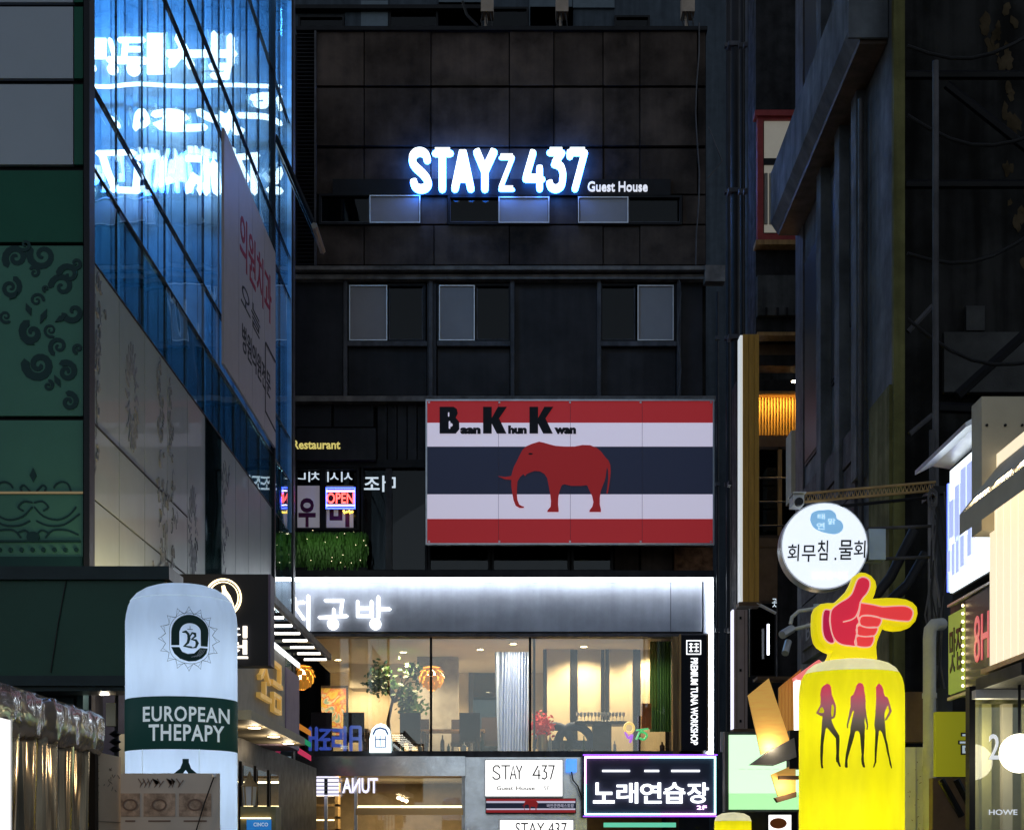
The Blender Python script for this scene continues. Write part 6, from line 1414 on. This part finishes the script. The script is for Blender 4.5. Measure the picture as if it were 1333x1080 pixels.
g = n_.new('ShaderNodeNewGeometry'); s3 = n_.new('ShaderNodeSeparateXYZ'); l_.new(g.outputs['Position'], s3.inputs[0]); mr = n_.new('ShaderNodeMapRange'); l_.new(s3.outputs['Z'], mr.inputs[0]); mr.inputs[1].default_value = zy(998); mr.inputs[2].default_value = zy(888)
rp = n_.new('ShaderNodeValToRGB'); l_.new(mr.outputs[0], rp.inputs[0])
for i, (p_, c_) in enumerate(((0, (.012, .012, .0)), (.32, (.03, .03, .005)), (.5, (.16, .12, .09)), (.68, (.42, .13, .16)), (.9, (.75, .06, .12)))):
    e = rp.color_ramp.elements[i] if i < 2 else rp.color_ramp.elements.new(p_)
    e.position = p_; e.color = (*c_, 1)
bb = n_['Principled BSDF']; l_.new(rp.outputs[0], bb.inputs['Base Color']); l_.new(rp.outputs[0], bb.inputs['Emission Color']); bb.inputs['Emission Strength'].default_value = .6
q = cylm(cyp, YY, ry); V_ = lambda P: cr(P, 1040, 880, 8.643)
W1 = [(280, 85), (315, 68), (345, 80), (362, 110), (365, 150), (370, 200), (385, 230), (405, 290), (418, 320), (415, 390), (408, 440), (395, 462), (372, 470), (365, 475), (375, 510), (400, 570), (430, 620), (455, 660), (458, 720), (455, 800), (452, 880), (455, 950), (470, 1000), (475, 1010), (455, 1012), (440, 985), (430, 960), (420, 960), (415, 920), (420, 850), (418, 780), (415, 690), (385, 650), (345, 600), (315, 562), (303, 575), (295, 620), (285, 680), (275, 760), (272, 840), (268, 920), (268, 980), (275, 1020), (255, 1025), (248, 1000), (245, 960), (240, 880), (240, 780), (247, 690), (253, 600), (258, 500), (268, 430), (240, 425), (200, 400), (195, 390), (215, 350), (235, 315), (242, 290), (245, 240), (240, 190), (248, 140), (260, 105)]
W2 = [(660, 85), (690, 70), (718, 85), (732, 120), (735, 170), (745, 215), (750, 270), (750, 350), (760, 430), (775, 510), (780, 560), (772, 595), (760, 600), (765, 550), (750, 500), (738, 450), (740, 520), (745, 580), (740, 640), (738, 720), (735, 800), (730, 880), (732, 950), (745, 1015), (740, 1025), (720, 1020), (705, 980), (700, 930), (705, 880), (698, 800), (692, 720), (685, 650), (675, 620), (655, 610), (635, 620), (620, 680), (600, 750), (575, 830), (555, 900), (545, 950), (550, 1015), (545, 1025), (520, 1022), (515, 1000), (520, 940), (530, 860), (545, 780), (560, 700), (575, 640), (580, 570), (595, 500), (610, 430), (622, 390), (608, 380), (590, 430), (570, 490), (555, 540), (552, 580), (540, 580), (538, 540), (555, 460), (565, 400), (580, 340), (580, 280), (582, 225), (610, 205), (630, 160), (645, 110)]
W3 = [(885, 90), (905, 78), (930, 95), (948, 140), (955, 180), (970, 220), (995, 225), (1010, 260), (1025, 310), (1045, 380), (1020, 430), (990, 480), (970, 492), (968, 480), (990, 440), (1010, 400), (1018, 375), (1000, 320), (985, 350), (965, 400), (962, 450), (968, 520), (975, 600), (980, 680), (1000, 760), (1015, 850), (1030, 930), (1048, 1020), (1040, 1030), (1020, 980), (1010, 920), (990, 840), (975, 760), (955, 690), (935, 630), (912, 600), (900, 615), (893, 680), (885, 760), (878, 840), (872, 920), (872, 960), (860, 990), (850, 1018), (832, 1025), (835, 1010), (850, 960), (852, 900), (852, 820), (858, 720), (860, 620), (848, 545), (855, 480), (862, 400), (865, 320), (868, 240), (868, 170), (865, 120)]
for P in (W1, W2, W3): bend(MB().prism(V_(P), FLAT, .002, .005), q, 2.5).build('silhouette', 'silhouette_print', yi)
M('gap_yellow', (.8, .7, .01), .5, em=(.85, .75, .01), es=.5)
for P in ([(245, 335), (265, 330), (285, 370), (278, 395), (250, 395), (222, 385)], [(368, 310), (382, 305), (396, 340), (392, 400), (385, 440), (368, 445), (362, 400)]): MB().prism(V_(P), q, .0052, .006).build('arm_gap', 'gap_yellow', yi)
# the hand
YH = YY - .05; q = pm(YH); H2 = lambda P: cr(P, 1030, 735, 7.84)
M('hand_yellow', (.78, .66, .02), .5, em=(.95, .78, .0), es=.6, bump=.05, bscale=4)
out = [(690, 85), (740, 90), (800, 120), (845, 175), (858, 240), (840, 310), (815, 355), (880, 348), (960, 342), (1060, 345), (1150, 358), (1220, 390), (1265, 440), (1275, 510), (1255, 580), (1200, 640), (1130, 665), (1050, 672), (985, 662), (940, 640), (925, 650), (905, 690), (885, 740), (865, 790), (855, 850), (855, 985), (370, 985), (385, 900), (330, 880), (270, 840), (235, 790), (215, 700), (210, 600), (215, 500), (240, 440), (290, 405), (360, 395), (430, 395), (500, 330), (560, 270), (600, 200), (630, 120)]
hn = MB().puffy(H2(out), q, [(3.5, -.12), (1.2, -.09), (0, -.05), (0, .03), (1.2, .07), (3.0, .09)]).build('hand', 'hand_yellow', yi, smooth=60)
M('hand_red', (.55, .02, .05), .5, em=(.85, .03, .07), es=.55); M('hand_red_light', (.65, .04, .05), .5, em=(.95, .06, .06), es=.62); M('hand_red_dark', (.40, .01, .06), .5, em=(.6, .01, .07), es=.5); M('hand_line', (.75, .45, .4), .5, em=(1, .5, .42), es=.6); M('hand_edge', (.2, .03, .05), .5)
palm = [(370, 590), (375, 510), (400, 460), (470, 405), (540, 365), (590, 315), (620, 240), (650, 170), (705, 145), (760, 170), (775, 225), (750, 300), (700, 360), (675, 410), (668, 480), (650, 545), (665, 600), (640, 640), (645, 700), (630, 760), (635, 840), (560, 840), (480, 825), (420, 780), (385, 700)]
cuff = [(372, 480), (320, 475), (298, 520), (292, 600), (295, 700), (320, 775), (370, 815), (415, 800), (385, 700), (366, 590), (374, 510)]
fing = [(675, 405), (800, 425), (900, 445), (1020, 440), (1130, 440), (1195, 470), (1210, 520), (1180, 585), (1120, 592), (1000, 580), (880, 560), (780, 540), (700, 540), (655, 560), (668, 480)]
kn = [[(665, 590), (690, 540), (780, 535), (885, 565), (880, 620), (845, 655), (750, 658), (680, 635)], [(635, 680), (660, 635), (740, 655), (845, 655), (845, 700), (810, 742), (720, 748), (650, 735)], [(620, 800), (645, 745), (730, 750), (810, 745), (808, 800), (775, 850), (690, 855), (632, 838)]]
k_i = 0
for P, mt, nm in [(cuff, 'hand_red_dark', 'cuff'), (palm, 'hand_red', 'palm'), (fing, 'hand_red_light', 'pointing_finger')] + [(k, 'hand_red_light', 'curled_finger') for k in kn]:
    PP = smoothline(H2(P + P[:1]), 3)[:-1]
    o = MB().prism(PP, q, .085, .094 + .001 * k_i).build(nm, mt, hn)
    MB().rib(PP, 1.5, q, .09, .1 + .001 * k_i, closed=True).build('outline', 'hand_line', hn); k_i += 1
MB().rib(smoothline(H2([(505, 600), (580, 580), (630, 545), (660, 480), (672, 420)])), 1.6, q, .09, .112, caps=3).build('crease', 'hand_line', hn)
